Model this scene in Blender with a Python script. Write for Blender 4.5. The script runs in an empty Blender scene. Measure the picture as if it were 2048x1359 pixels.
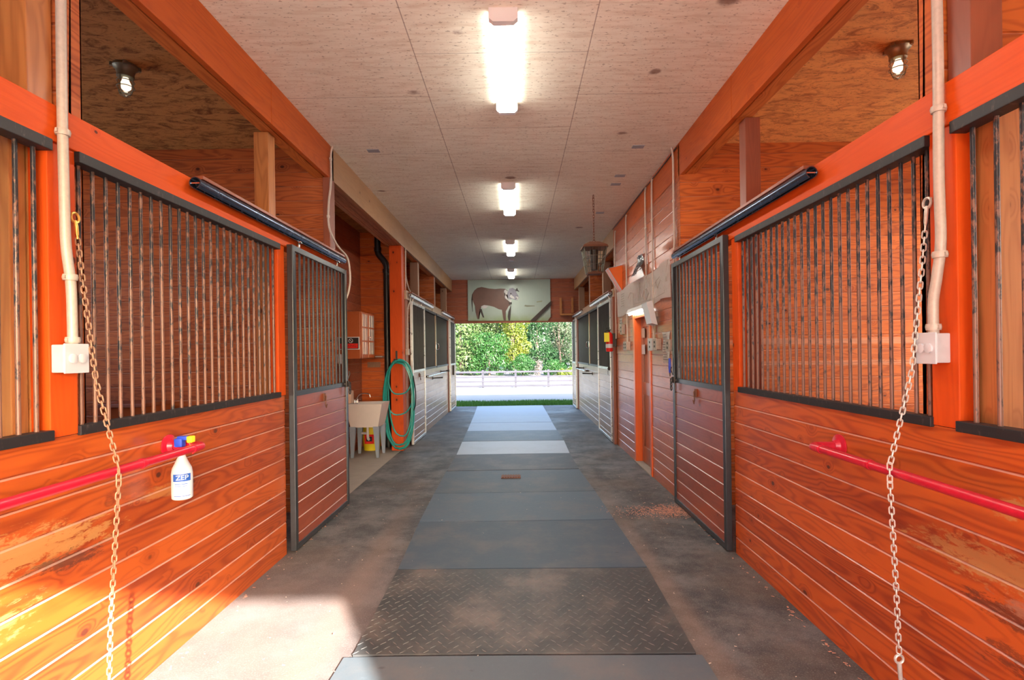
import bpy, bmesh, math, random
from mathutils import Vector, Matrix
PI = math.pi
SC = bpy.context.scene
COL = SC.collection

# ------------------------------------------------------------------ camera
cd = bpy.data.cameras.new('camera'); cam = bpy.data.objects.new('camera', cd); COL.objects.link(cam)
FPX = 1060.0
cd.sensor_fit = 'HORIZONTAL'; cd.sensor_width = 36.0; cd.lens = FPX/2048*36
cd.shift_x = -10/2048; cd.shift_y = 24.5/2048
cd.clip_start = .05; cd.clip_end = 400
cam.matrix_world = Matrix.Translation((0, 0, 1.55)) @ Matrix.Rotation(PI/2, 4, 'X') @ Matrix.Rotation(-.014, 4, 'Z')
SC.camera = cam

# ------------------------------------------------------------------ sky, sun, exposure
SUN_DIR = Vector((-.518, 1.0, -.503)).normalized()
W = bpy.data.worlds.new('World'); SC.world = W; W.use_nodes = True
wn = W.node_tree; wn.nodes.clear()
wo = wn.nodes.new('ShaderNodeOutputWorld'); bg = wn.nodes.new('ShaderNodeBackground')
sky = wn.nodes.new('ShaderNodeTexSky'); sky.sky_type = 'NISHITA'; sky.sun_disc = False
sky.sun_elevation = math.radians(24); sky.sun_rotation = math.atan2(.518, -1.0); sky.air_density = 1.0; sky.dust_density = 2.5
wn.links.new(sky.outputs[0], bg.inputs[0]); wn.links.new(bg.outputs[0], wo.inputs[0])
bg.inputs[1].default_value = .26
sd = bpy.data.lights.new('sun', 'SUN'); sun = bpy.data.objects.new('sun', sd); COL.objects.link(sun)
sd.energy = 7.6; sd.angle = math.radians(.9); sd.color = (1, .95, .88)
sun.rotation_euler = SUN_DIR.to_track_quat('-Z', 'Y').to_euler(); sun.location = (12, -22, 14)
LAMP = 12.0            # strip lights
JAR = .35              # jar lights in the stalls
SC.view_settings.view_transform = 'Standard'; SC.view_settings.look = 'None'
SC.view_settings.gamma = 1; SC.view_settings.use_curve_mapping = False
SC.view_settings.exposure = 2.42
SC.cycles.use_denoising = True
SC.cycles.max_bounces = 10; SC.cycles.diffuse_bounces = 6; SC.cycles.glossy_bounces = 4
SC.cycles.sample_clamp_indirect = 8; SC.cycles.caustics_reflective = False; SC.cycles.caustics_refractive = False

# ------------------------------------------------------------------ node helpers
class G:
    def __init__(s, name):
        s.m = bpy.data.materials.new(name); s.m.use_nodes = True; s.t = s.m.node_tree
        s.b = s.t.nodes['Principled BSDF']
    def n(s, typ, **kw):
        x = s.t.nodes.new(typ)
        for k, v in kw.items(): setattr(x, k, v)
        return x
    def put(s, sock, v):
        if v is None: return
        if hasattr(v, 'is_output') or isinstance(v, bpy.types.NodeSocket): s.t.links.new(v, sock)
        else:
            if isinstance(v, (tuple, list)) and len(v) == 3 and sock.type == 'RGBA': v = (*v, 1)
            sock.default_value = v
    def math(s, op, a, b=None, c=None, clamp=False):
        x = s.n('ShaderNodeMath', operation=op); x.use_clamp = clamp
        s.put(x.inputs[0], a)
        if b is not None: s.put(x.inputs[1], b)
        if c is not None: s.put(x.inputs[2], c)
        return x.outputs[0]
    def mix(s, f, a, b, mode='MIX'):
        x = s.n('ShaderNodeMix', data_type='RGBA', blend_type=mode)
        s.put(x.inputs[0], f); s.put(x.inputs[6], a); s.put(x.inputs[7], b)
        return x.outputs[2]
    def pos(s):
        p = s.n('ShaderNodeNewGeometry').outputs['Position']
        q = s.n('ShaderNodeSeparateXYZ'); s.put(q.inputs[0], p)
        return q.outputs[0], q.outputs[1], q.outputs[2]
    def vec(s, x, y, z):
        q = s.n('ShaderNodeCombineXYZ'); s.put(q.inputs[0], x); s.put(q.inputs[1], y); s.put(q.inputs[2], z); return q.outputs[0]
    def noise(s, v, scale=1, detail=3, rough=.5, dist=0):
        x = s.n('ShaderNodeTexNoise'); s.put(x.inputs['Vector'], v)
        x.inputs['Scale'].default_value = scale; x.inputs['Detail'].default_value = detail
        x.inputs['Roughness'].default_value = rough; x.inputs['Distortion'].default_value = dist
        return x.outputs[0]
    def voro(s, v, scale=1, feature='F1'):
        x = s.n('ShaderNodeTexVoronoi', feature=feature); s.put(x.inputs['Vector'], v); x.inputs['Scale'].default_value = scale
        return x.outputs['Distance'], x.outputs['Color'] if feature != 'DISTANCE_TO_EDGE' else None
    def ramp(s, f, a, b):     # smoothstep a..b -> 0..1
        x = s.n('ShaderNodeMapRange', interpolation_type='SMOOTHSTEP'); s.put(x.inputs[0], f)
        x.inputs[1].default_value = a; x.inputs[2].default_value = b; return x.outputs[0]
    def wnoise(s, w):
        x = s.n('ShaderNodeTexWhiteNoise', noise_dimensions='1D'); s.put(x.inputs['W'], w); return x.outputs['Value']
    def bump(s, h, dist=.002, strength=.5):
        x = s.n('ShaderNodeBump'); x.inputs['Distance'].default_value = dist; x.inputs['Strength'].default_value = strength
        s.put(x.inputs['Height'], h); s.t.links.new(x.outputs[0], s.b.inputs['Normal'])
    def fin(s, col=None, rough=None, metal=None, coat=None, coat_r=None, spec=None):
        for k, v in (('Base Color', col), ('Roughness', rough), ('Metallic', metal), ('Coat Weight', coat), ('Coat Roughness', coat_r), ('Specular IOR Level', spec)):
            if v is not None: s.put(s.b.inputs[k], v)
        return s.m

def plain(name, col, rough=.5, metal=0, var=.12, scale=14, coat=0, bump=0):
    g = G(name); x, y, z = g.pos()
    n = g.noise(g.vec(x, y, z), scale, 4, .6)
    f = g.math('MULTIPLY_ADD', n, 2*var, 1-var)
    c = g.mix(1.0, col, g.vec(f, f, f), 'MULTIPLY')
    r = g.math('MULTIPLY_ADD', n, .2, rough-.1)
    if bump: g.bump(n, bump, .6)
    return g.fin(c, r, metal, coat, .15)

def wood(name, light, dark, axis='h', board=.125, rough=.36, coat=.35, knots=.55, lines=.45, wear=None, varb=.3, grain=1.0, knotc=(.07, .015, .006), spec=.5, ledge_light=.4):
    g = G(name); x, y, z = g.pos()
    if axis == 'h':   u, v = g.math('ADD', x, y), z
    elif axis == 'v': u, v = z, g.math('ADD', x, y)
    else:             u, v = y, g.math('ADD', x, z)
    idx = g.math('FLOOR', g.math('DIVIDE', v, board)); w = g.wnoise(idx)
    uo = g.math('MULTIPLY_ADD', w, 37.0, u)
    # knots
    kv = g.vec(g.math('MULTIPLY', uo, 5.0), g.math('MULTIPLY', v, 7.0), w)
    kd, kc = g.voro(kv, 1.0)
    ks = g.n('ShaderNodeSeparateColor'); g.put(ks.inputs[0], kc)
    present = g.math('GREATER_THAN', ks.outputs[0], 1-knots)
    kr = g.math('MULTIPLY_ADD', ks.outputs[1], .08, .05)
    kn = g.math('MULTIPLY', g.math('SUBTRACT', 1, g.ramp(g.math('DIVIDE', kd, kr), .6, 1.1)), present)
    halo = g.math('MULTIPLY', g.math('SUBTRACT', 1, g.ramp(g.math('DIVIDE', kd, kr), .8, 3.6)), present)
    # cathedral rings
    n = g.noise(g.vec(g.math('MULTIPLY', uo, .75), g.math('MULTIPLY', v, 6.0), w), 1.0, 2, .45)
    n = g.math('MULTIPLY_ADD', halo, .12, n)
    ring = g.math('MULTIPLY_ADD', g.math('SINE', g.math('MULTIPLY', n, 95*grain)), .5, .5)
    ring = g.math('POWER', ring, 1.8)
    fine = g.noise(g.vec(g.math('MULTIPLY', uo, 3.0), g.math('MULTIPLY', v, 130.0), w), 1.0, 3, .6)
    big = g.noise(g.vec(g.math('MULTIPLY', uo, 1.1), g.math('MULTIPLY', v, 2.5), w), 1.0, 4, .6)
    f = g.math('MULTIPLY_ADD', ring, lines*.75, g.math('MULTIPLY', fine, .32))
    f = g.math('ADD', f, g.math('MULTIPLY_ADD', g.math('SUBTRACT', w, .5), varb, g.math('MULTIPLY_ADD', big, .8, -.42)), clamp=True)
    c = g.mix(f, light, dark)
    c = g.mix(g.math('MULTIPLY', halo, .35), c, dark)
    c = g.mix(g.math('MULTIPLY', kn, .92), c, knotc)
    rg = g.math('MULTIPLY_ADD', big, .22, rough-.1)
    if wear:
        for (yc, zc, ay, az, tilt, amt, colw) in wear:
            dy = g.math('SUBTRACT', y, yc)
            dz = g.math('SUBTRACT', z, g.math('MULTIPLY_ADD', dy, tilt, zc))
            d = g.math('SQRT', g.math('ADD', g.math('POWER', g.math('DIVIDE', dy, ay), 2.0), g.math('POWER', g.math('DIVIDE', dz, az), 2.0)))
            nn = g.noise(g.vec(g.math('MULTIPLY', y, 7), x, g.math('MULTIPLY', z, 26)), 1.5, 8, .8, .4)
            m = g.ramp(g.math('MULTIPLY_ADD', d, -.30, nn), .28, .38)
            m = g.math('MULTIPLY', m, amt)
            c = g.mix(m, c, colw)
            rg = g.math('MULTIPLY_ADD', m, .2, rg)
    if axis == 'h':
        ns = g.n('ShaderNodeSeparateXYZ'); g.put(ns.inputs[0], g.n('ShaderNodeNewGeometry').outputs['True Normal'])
        lit_m = g.math('MULTIPLY', g.ramp(ns.outputs[2], .2, .6), ledge_light)  # dusty pink put on upward faces as the light the bevels catch
        c = g.mix(lit_m, c, (.62, .42, .34)); rg = g.math('MULTIPLY_ADD', lit_m, .3, rg)
    g.bump(g.math('ADD', g.math('MULTIPLY', fine, .6), g.math('MULTIPLY', ring, .3)), .0012, .5)
    return g.fin(c, rg, 0, coat, .22, spec)

M = {}
YEL = (.50, .235, .07); DRK = (.07, .02, .01); PALE = (.78, .50, .26)
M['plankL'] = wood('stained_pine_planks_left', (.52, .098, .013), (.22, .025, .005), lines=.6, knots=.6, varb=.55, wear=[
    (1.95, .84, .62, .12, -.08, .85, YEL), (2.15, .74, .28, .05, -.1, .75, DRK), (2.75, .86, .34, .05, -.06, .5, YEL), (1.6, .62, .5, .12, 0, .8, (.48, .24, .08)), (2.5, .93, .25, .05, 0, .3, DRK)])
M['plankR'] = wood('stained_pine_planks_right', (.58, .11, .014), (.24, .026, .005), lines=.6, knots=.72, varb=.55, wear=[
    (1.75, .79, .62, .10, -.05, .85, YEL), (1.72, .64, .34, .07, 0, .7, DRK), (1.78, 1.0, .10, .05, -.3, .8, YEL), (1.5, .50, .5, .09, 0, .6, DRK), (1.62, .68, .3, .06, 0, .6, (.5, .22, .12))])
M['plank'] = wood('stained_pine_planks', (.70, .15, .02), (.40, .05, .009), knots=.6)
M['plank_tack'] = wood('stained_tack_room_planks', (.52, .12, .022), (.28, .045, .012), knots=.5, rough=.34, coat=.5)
M['plank_far'] = wood('glare_paled_far_planks', (.36, .22, .14), (.20, .11, .07), knots=.5, rough=.36, coat=.35, lines=.3)  # orange planks paled in colour to carry glare from the far opening
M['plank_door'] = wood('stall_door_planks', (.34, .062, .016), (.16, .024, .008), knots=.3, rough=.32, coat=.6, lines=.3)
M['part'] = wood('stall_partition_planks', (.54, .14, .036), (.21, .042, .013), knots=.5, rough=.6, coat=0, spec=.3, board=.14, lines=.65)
M['partR'] = wood('stall_partition_planks_lit', (.60, .15, .028), (.25, .045, .010), knots=.5, rough=.6, coat=0, spec=.3, board=.14, lines=.65,  # lighter copy of the partition planks for the better lit right stall
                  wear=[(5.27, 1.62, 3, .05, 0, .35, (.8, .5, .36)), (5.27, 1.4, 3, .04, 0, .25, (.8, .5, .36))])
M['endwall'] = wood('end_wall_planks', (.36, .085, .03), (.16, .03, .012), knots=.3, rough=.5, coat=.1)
M['beam'] = wood('stained_beam', (.52, .105, .016), (.26, .036, .008), axis='b', board=.4, knots=.4, lines=.3, varb=.1, rough=.5, coat=0, spec=.2)
M['beam_far'] = wood('tan_beam', (.44, .24, .11), (.30, .15, .07), axis='b', board=.4, knots=.2, lines=.25, varb=.1, coat=.15, rough=.5)
M['ply_inner'] = wood('inner_beam_ply', (.62, .18, .04), (.30, .06, .015), axis='b', board=.4, knots=.3, lines=.5, varb=.1, rough=.6, coat=0, spec=.2)
M['lvl'] = wood('laminated_underside', (.50, .25, .14), (.20, .07, .035), axis='b', board=.018, knots=0, lines=.5, varb=.9, coat=.1, rough=.5)
M['header'] = wood('orange_header', (.70, .10, .009), (.42, .04, .004), axis='b', board=.5, knots=.35, lines=.18, varb=.05, rough=.5, coat=0, spec=.2)
M['header_far'] = wood('far_header', (.55, .36, .22), (.36, .2, .11), axis='b', board=.5, knots=.2, lines=.2, varb=.05, rough=.3, coat=.6)  # orange header wood with sky glare put into its pale colour
M['post'] = wood('orange_post', (.66, .085, .008), (.38, .035, .004), axis='v', board=.5, knots=.5, lines=.2, varb=.05, rough=.5, coat=0, spec=.2)
M['post_pine'] = wood('pine_post', (.56, .22, .06), (.28, .08, .02), axis='v', board=.3, knots=.5, lines=.5, varb=.1, coat=.1, rough=.55)
M['post_brown'] = wood('brown_post', (.30, .085, .04), (.16, .04, .022), axis='v', board=.3, knots=.2, lines=.25, varb=.1, coat=.1, rough=.5)
M['post_tan'] = wood('tan_post', (.36, .20, .12), (.22, .11, .06), axis='v', board=.3, knots=.2, lines=.3, varb=.1, coat=.1, rough=.55)
M['liner'] = wood('pine_liner_boards', (.58, .25, .08), (.32, .10, .028), axis='v', board=.105, knots=.5, lines=.4, varb=.3, coat=.05, rough=.6)
M['jamb'] = wood('door_jamb', (.80, .13, .014), (.50, .06, .006), axis='v', board=.5, knots=.1, lines=.2, varb=.05)
M['doorwood'] = wood('dark_door_wood', (.30, .085, .035), (.18, .045, .02), axis='v', board=.3, knots=.1, lines=.3, varb=.1, rough=.3, coat=.5)
M['black'] = plain('black_painted_steel', (.022, .024, .028), .38, .0, .35, 30, .25)
M['blacksteel'] = plain('dark_door_steel', (.035, .04, .046), .33, .3, .3, 20, .3)
M['pvc'] = plain('black_drain_plastic', (.014, .015, .017), .4, 0, .2)
M['galv'] = plain('painted_conduit', (.50, .43, .36), .45, .1, .22, 60)
M['galvbox'] = plain('light_grey_box', (.55, .54, .55), .4, .1, .12, 30)
M['dirtybox'] = plain('grey_metal_box', (.42, .33, .27), .45, .3, .3, 40)
M['chrome'] = plain('chrome', (.75, .76, .78), .2, 1, .08)
M['trackmetal'] = plain('blue_grey_track_steel', (.09, .12, .19), .25, .85, .2)
M['tracklight'] = plain('galvanised_track', (.62, .64, .66), .3, .7, .15)
M['chain'] = plain('galvanised_chain', (.60, .56, .50), .35, .35, .2, 80)
M['rustchain'] = plain('rusty_chain', (.36, .20, .12), .5, .3, .4, 60)
M['brass'] = plain('brass_snap', (.85, .48, .12), .3, .7, .15)
M['red'] = plain('red_painted_pipe', (.55, .008, .03), .35, 0, .25, 30, .3)
M['white'] = plain('white_plastic', (.62, .63, .66), .35, 0, .04)
M['lampwhite'] = plain('white_enamel', (.85, .85, .84), .4, 0, .03)
M['blue'] = plain('blue_plastic', (.02, .07, .55), .35, 0, .08)
M['yellow'] = plain('yellow_plastic', (.88, .80, .03), .35, 0, .06)
M['bucket'] = plain('yellow_bucket', (.85, .68, .02), .4, 0, .06)
M['redplain'] = plain('red_enamel', (.75, .02, .015), .35, 0, .06)
M['dark'] = plain('near_black', (.008, .008, .008), .5, 0, .1)
M['greyleg'] = plain('grey_blue_plastic', (.24, .29, .36), .45, 0, .08)
M['basin'] = plain('off_white_basin', (.66, .60, .58), .4, 0, .05)
M['jug'] = plain('milky_plastic', (.66, .45, .33), .4, 0, .05)
M['hose'] = plain('teal_hose', (.015, .30, .27), .35, 0, .15, 20, .2)
M['cab'] = plain('orange_brown_cabinet', (.42, .10, .028), .4, 0, .1, 5, .2)
M['paper'] = plain('paper', (.85, .86, .80), .8, 0, .06)
M['banner'] = None
M['ink'] = plain('grey_ink', (.16, .14, .13), .8, 0, .1)
M['inkl'] = plain('pale_pencil', (.50, .43, .37), .8, 0, .1)
M['orangeplastic'] = plain('orange_enamel', (.85, .16, .02), .4, 0, .05)
M['glassy'] = plain('pale_pane', (.55, .50, .46), .12, 0, .2, 10, .5)
M['rust'] = plain('rusty_iron', (.16, .06, .03), .7, .1, .5, 60)
M['latch'] = plain('dark_latch_iron', (.05, .04, .035), .45, .6, .3, 60)
M['bronze'] = plain('aged_bronze_fitting', (.30, .22, .13), .4, .6, .25, 40)
M['greyfit'] = plain('grey_green_fitting', (.17, .17, .13), .45, .4, .2, 40)
M['plate'] = plain('grey_blank_plate', (.33, .36, .40), .5, .1, .1)
M['wire'] = plain('cable_sheath', (.58, .50, .42), .5, 0, .15, 50)

def mat_bar():
    g = G('rusty_black_bars'); x, y, z = g.pos()
    n = g.noise(g.vec(g.math('MULTIPLY', x, 40), g.math('MULTIPLY', y, 40), g.math('MULTIPLY', z, 16)), 1.2, 5, .7)
    low = g.ramp(z, 2.3, 1.3)
    wv = g.wnoise(g.math('FLOOR', g.math('MULTIPLY', y, 13.7)))
    f = g.ramp(g.math('ADD', g.math('ADD', n, g.math('MULTIPLY', low, .16)), g.math('MULTIPLY', wv, .1)), .52, .66)
    c = g.mix(f, (.014, .014, .018), (.21, .095, .06))
    return g.fin(c, .42, .1, .2, .2)
M['bar'] = mat_bar()
def mat_rail():
    g = G('scuffed_black_rail'); x, y, z = g.pos()
    n = g.noise(g.vec(x, g.math('MULTIPLY', y, 3), z), 18, 6, .7)
    c = g.mix(g.ramp(n, .55, .78), (.012, .010, .011), (.12, .08, .07))
    return g.fin(c, .55, 0, .05, .3)
M['rail'] = mat_rail()

def mat_ceiling(name, base, stain, joints, amount, sx=3.2, sy=22):
    g = G(name); x, y, z = g.pos()
    st = g.noise(g.vec(g.math('MULTIPLY', x, sx), g.math('MULTIPLY', y, sy), 0), 1.0, 8, .75, 0 if joints else 1.2)
    cl = g.noise(g.vec(x, y, 0), 1.1, 5, .6)
    sp = g.noise(g.vec(g.math('MULTIPLY', x, 30), g.math('MULTIPLY', y, 55), 0), 1.0, 2, .6)
    c = g.mix(g.math('MULTIPLY', g.ramp(st, .44, .66), amount), base, stain)
    c = g.mix(g.math('MULTIPLY', g.ramp(cl, .5, .75), .35*amount), c, stain)
    c = g.mix(g.math('MULTIPLY', g.ramp(sp, .60, .68), .6), c, tuple(.5*s for s in stain))
    kd, kc = g.voro(g.vec(g.math('MULTIPLY', x, 1.5), g.math('MULTIPLY', y, 1.9), 3.3), 1.0)
    kn = g.noise(g.vec(x, y, 0), 14, 3, .6)
    ks = g.n('ShaderNodeSeparateColor'); g.put(ks.inputs[0], kc)
    r = g.math('MULTIPLY_ADD', ks.outputs[1], .06, .04)
    km = g.math('MULTIPLY', g.math('SUBTRACT', 1, g.ramp(g.math('DIVIDE', g.math('ADD', kd, g.math('MULTIPLY', g.math('SUBTRACT', kn, .5), .09)), r), .6, 1.3)), g.math('GREATER_THAN', ks.outputs[0], .45))
    c = g.mix(g.math('MULTIPLY', km, .75), c, (.17, .07, .035))
    if joints:
        for jx in (-.68, .52):
            m = g.math('LESS_THAN', g.math('ABSOLUTE', g.math('SUBTRACT', x, jx)), .0035)
            c = g.mix(g.math('MULTIPLY', m, .6), c, (.16, .09, .06))
        off = g.math('MULTIPLY', g.math('FLOOR', g.math('DIVIDE', g.math('ADD', x, .68), 1.2)), .61)
        fr = g.math('FRACT', g.math('DIVIDE', g.math('ADD', y, off), 1.22))
        c = g.mix(g.math('MULTIPLY', g.math('LESS_THAN', fr, .005), .5), c, (.16, .09, .06))
    g.bump(sp, .001, .3)
    return g.fin(c, .8)
M['ceil'] = mat_ceiling('whitewashed_plywood', (.90, .86, .73), (.60, .47, .33), True, .5)
M['ceilL'] = mat_ceiling('stained_stall_ceiling_left', (.50, .25, .08), (.15, .05, .012), False, 1.0, 5, 11)
M['ceilR'] = mat_ceiling('stained_stall_ceiling_right', (.82, .36, .10), (.38, .12, .03), False, .9, 5, 11)

def mat_floor():
    g = G('dark_aisle_paving'); x, y, z = g.pos(); v = g.vec(x, y, 0)
    n1 = g.noise(v, .9, 6, .62); n2 = g.noise(v, 7, 6, .7); n3 = g.noise(v, 120, 3, .6)
    n4 = g.noise(v, 2.6, 8, .75)
    c = g.mix(g.ramp(n4, .38, .66), (.042, .046, .050), (.15, .145, .14))
    c = g.mix(g.math('MULTIPLY', g.ramp(n1, .5, .62), .45), c, (.12, .085, .06))
    c = g.mix(g.math('MULTIPLY', g.ramp(n2, .5, .75), .45), c, (.20, .17, .15))
    # dusty worn strips along the mats' edges
    for ex, w in ((-1.05, .16), (1.0, .14)):
        d = g.math('ABSOLUTE', g.math('SUBTRACT', x, g.math('MULTIPLY_ADD', y, -.014, ex)))
        m = g.math('MULTIPLY', g.math('SUBTRACT', 1, g.ramp(g.math('MULTIPLY_ADD', n2, .12, d), .07, w+.06)), g.ramp(y, 7.0, 3.0))
        c = g.mix(g.math('MULTIPLY', m, .45), c, (.26, .17, .12))
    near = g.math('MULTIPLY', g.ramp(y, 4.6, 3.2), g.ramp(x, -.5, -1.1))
    c = g.mix(g.math('MULTIPLY', near, .55), c, (.22, .165, .15))  # floor paled where the sun patch falls, brightness put into the colour
    c = g.mix(g.math('MULTIPLY', g.ramp(n3, .5, .75), .45), c, (.34, .31, .29))
    wet = g.math('MULTIPLY', g.ramp(n1, .55, .35), g.ramp(y, 3, 7))
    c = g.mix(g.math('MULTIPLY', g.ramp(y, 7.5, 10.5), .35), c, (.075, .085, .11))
    g.bump(g.math('ADD', n3, g.math('MULTIPLY', n2, .8)), .003, .6)
    return g.fin(c, g.math('MULTIPLY_ADD', wet, -.2, .72))
M['floor'] = mat_floor()
M['slab'] = plain('pale_concrete', (.30, .26, .22), .75, 0, .25, 5, 0, .002)
def mat_mat(name, col, diamond=False, rough=.6, dirt=.5):
    g = G(name); x, y, z = g.pos(); v = g.vec(x, y, 0)
    n1 = g.noise(v, 2.2, 6, .65); n2 = g.noise(v, 26, 5, .7)
    c = g.mix(g.math('MULTIPLY', g.ramp(n1, .42, .72), dirt), col, (.20, .165, .14))
    c = g.mix(g.math('MULTIPLY', g.ramp(n2, .55, .8), .35), c, tuple(min(1, s*1.7) for s in col))
    kd, kc = g.voro(g.vec(g.math('MULTIPLY', x, 1.3), g.math('MULTIPLY', y, 2.2), 0), 2.2)
    c = g.mix(g.math('MULTIPLY', g.math('SUBTRACT', 1, g.ramp(g.math('MULTIPLY_ADD', n2, .1, kd), .07, .12)), .5), c, tuple(s*.35 for s in col))
    g.bump(n2, .0018, .6)
    return g.fin(c, g.math('MULTIPLY_ADD', n2, .2, rough-.1), 0, 0)

# ------------------------------------------------------------------ mesh helpers
class MB:
    def __init__(s): s.bm = bmesh.new()
    def box(s, x0, x1, y0, y1, z0, z1, bev=0):
        x0, x1 = sorted((x0, x1)); y0, y1 = sorted((y0, y1)); z0, z1 = sorted((z0, z1))
        r = bmesh.ops.create_cube(s.bm, size=1)
        vs = r['verts']
        for v in vs: v.co = Vector(((x0+x1)/2+v.co.x*(x1-x0), (y0+y1)/2+v.co.y*(y1-y0), (z0+z1)/2+v.co.z*(z1-z0)))
        if bev:
            es = list({e for v in vs for e in v.link_edges})
            bmesh.ops.bevel(s.bm, geom=es, offset=min(bev, .45*min(x1-x0, y1-y0, z1-z0)), segments=2, affect='EDGES', profile=.6)
        return s
    def hexa(s, b, t, close=True):      # loft two 4-point rings
        vb = [s.bm.verts.new(p) for p in b]; vt = [s.bm.verts.new(p) for p in t]; n = len(b)
        for i in range(n): s.bm.faces.new((vb[i], vb[(i+1) % n], vt[(i+1) % n], vt[i]))
        if close: s.bm.faces.new(list(reversed(vb))); s.bm.faces.new(vt)
        return s
    def tube(s, pts, r, seg=10, closed=False, caps=True):
        pts = [Vector(p) for p in pts]; n = len(pts); rings = []
        rr = r if isinstance(r, (list, tuple)) else [r]*n
        prev = None
        for i, p in enumerate(pts):
            if closed: t = (pts[(i+1) % n]-pts[i-1])
            else: t = pts[min(i+1, n-1)]-pts[max(i-1, 0)]
            t.normalize()
            if prev is None:
                a = Vector((0, 0, 1)) if abs(t.z) < .9 else Vector((1, 0, 0))
                u = t.cross(a).normalized()
            else:
                u = (prev - t*prev.dot(t)).normalized()
            prev = u; w = t.cross(u)
            rings.append([s.bm.verts.new(p + (u*math.cos(k*2*PI/seg)+w*math.sin(k*2*PI/seg))*rr[i]) for k in range(seg)])
        m = n if closed else n-1
        for i in range(m):
            a, b = rings[i], rings[(i+1) % n]
            for k in range(seg): s.bm.faces.new((a[k], a[(k+1) % seg], b[(k+1) % seg], b[k]))
        if not closed and caps:
            s.bm.faces.new(list(reversed(rings[0]))); s.bm.faces.new(rings[-1])
        return s
    def lathe(s, prof, c, axis='z', seg=24):     # prof: (r, h) list
        c = Vector(c); rings = []
        for r, h in prof:
            ring = []
            for k in range(seg):
                a = k*2*PI/seg; ca, sa = r*math.cos(a), r*math.sin(a)
                d = {'z': (ca, sa, h), 'x': (h, ca, sa), 'y': (ca, h, sa)}[axis]
                ring.append(s.bm.verts.new(c+Vector(d)))
            rings.append(ring)
        for a, b in zip(rings, rings[1:]):
            for k in range(seg): s.bm.faces.new((a[k], a[(k+1) % seg], b[(k+1) % seg], b[k]))
        s.bm.faces.new(list(reversed(rings[0]))); s.bm.faces.new(rings[-1])
        return s
    def prism(s, poly, d):                # poly: 3-D points, d: extrusion vector
        d = Vector(d); a = [s.bm.verts.new(Vector(p)) for p in poly]; b = [s.bm.verts.new(Vector(p)+d) for p in poly]; n = len(a)
        fs = [s.bm.faces.new(a), s.bm.faces.new(list(reversed(b)))]
        for i in range(n): s.bm.faces.new((a[i], b[i], b[(i+1) % n], a[(i+1) % n]))
        bmesh.ops.triangulate(s.bm, faces=fs)
        return s
    def planks(s, O, U, N, L, H, board=.125, th=.05, z_phase=0., gd=.007, gw=.0065):
        # boards run along U, stack up Z, front normal N
        O, U, N = Vector(O), Vector(U).normalized(), Vector(N).normalized()
        zs = []; z = 0.0; z0 = O.z
        k = math.ceil((z0-z_phase)/board+1e-6)
        prof = [(0, 0)]
        while True:
            g = k*board+z_phase-z0
            if g > H-gw*1.5: break
            if g > gw*1.5: prof += [(g-gw, 0), (g, -gd), (g+.0035, -gd*.9), (g+.006, 0)]
            k += 1
        prof += [(H, 0), (H, -th), (0, -th)]
        a = [s.bm.verts.new(O+Vector((0, 0, h))+N*n) for h, n in prof]
        b = [s.bm.verts.new(O+U*L+Vector((0, 0, h))+N*n) for h, n in prof]
        m = len(prof)
        fs = [s.bm.faces.new(a), s.bm.faces.new(list(reversed(b)))]
        for i in range(m): s.bm.faces.new((a[i], b[i], b[(i+1) % m], a[(i+1) % m]))
        bmesh.ops.triangulate(s.bm, faces=fs)
        return s
    def build(s, name, mat, parent=None, smooth=False, raw=False, **tags):
        bm = s.bm
        bmesh.ops.recalc_face_normals(bm, faces=bm.faces[:])
        if parent is not None:
            off = Vector(parent.location)
            p = parent.parent
            while p is not None: off += Vector(p.location); p = p.parent
        else:
            xs = [v.co.x for v in bm.verts]; ys = [v.co.y for v in bm.verts]; zs = [v.co.z for v in bm.verts]
            off = Vector(((min(xs)+max(xs))/2, (min(ys)+max(ys))/2, min(zs)))
        if not raw:
            for v in bm.verts: v.co -= off
        me = bpy.data.meshes.new(name); bm.to_mesh(me); bm.free()
        if smooth:
            for p in me.polygons: p.use_smooth = True
            try: me.set_sharp_from_angle(angle=math.radians(38))
            except Exception: pass
        me.materials.append(mat)
        o = bpy.data.objects.new(name, me); COL.objects.link(o)
        if parent is not None: o.parent = parent
        else: o.location = off
        for k, v in tags.items(): o[k] = v
        return o

def thing(name, label, cat, loc, group=None):
    o = bpy.data.objects.new(name, None); COL.objects.link(o); o.location = loc; o.empty_display_size = .05
    o['label'] = label; o['category'] = cat
    if group: o['group'] = group
    return o
def T(label, cat, group=None):
    d = dict(label=label, category=cat)
    if group: d['group'] = group
    return d
ST = dict(kind='structure')
def text(body, size, mat, parent, name, mw, ext=.0004, label=None):
    cu = bpy.data.curves.new(name, 'FONT'); cu.body = body; cu.size = size; cu.extrude = ext; cu.align_x = 'CENTER'; cu.align_y = 'CENTER'
    to = bpy.data.objects.new(name+'_tmp', cu); COL.objects.link(to)
    dg = bpy.context.evaluated_depsgraph_get()
    me = bpy.data.meshes.new_from_object(to.evaluated_get(dg)); bpy.data.objects.remove(to)
    off = Vector(parent.location); p = parent.parent
    while p is not None: off += Vector(p.location); p = p.parent
    me.transform(Matrix.Translation(-off) @ mw)
    me.materials.clear(); me.materials.append(mat)
    o = bpy.data.objects.new(name, me); COL.objects.link(o); o.parent = parent
    return o

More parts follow.
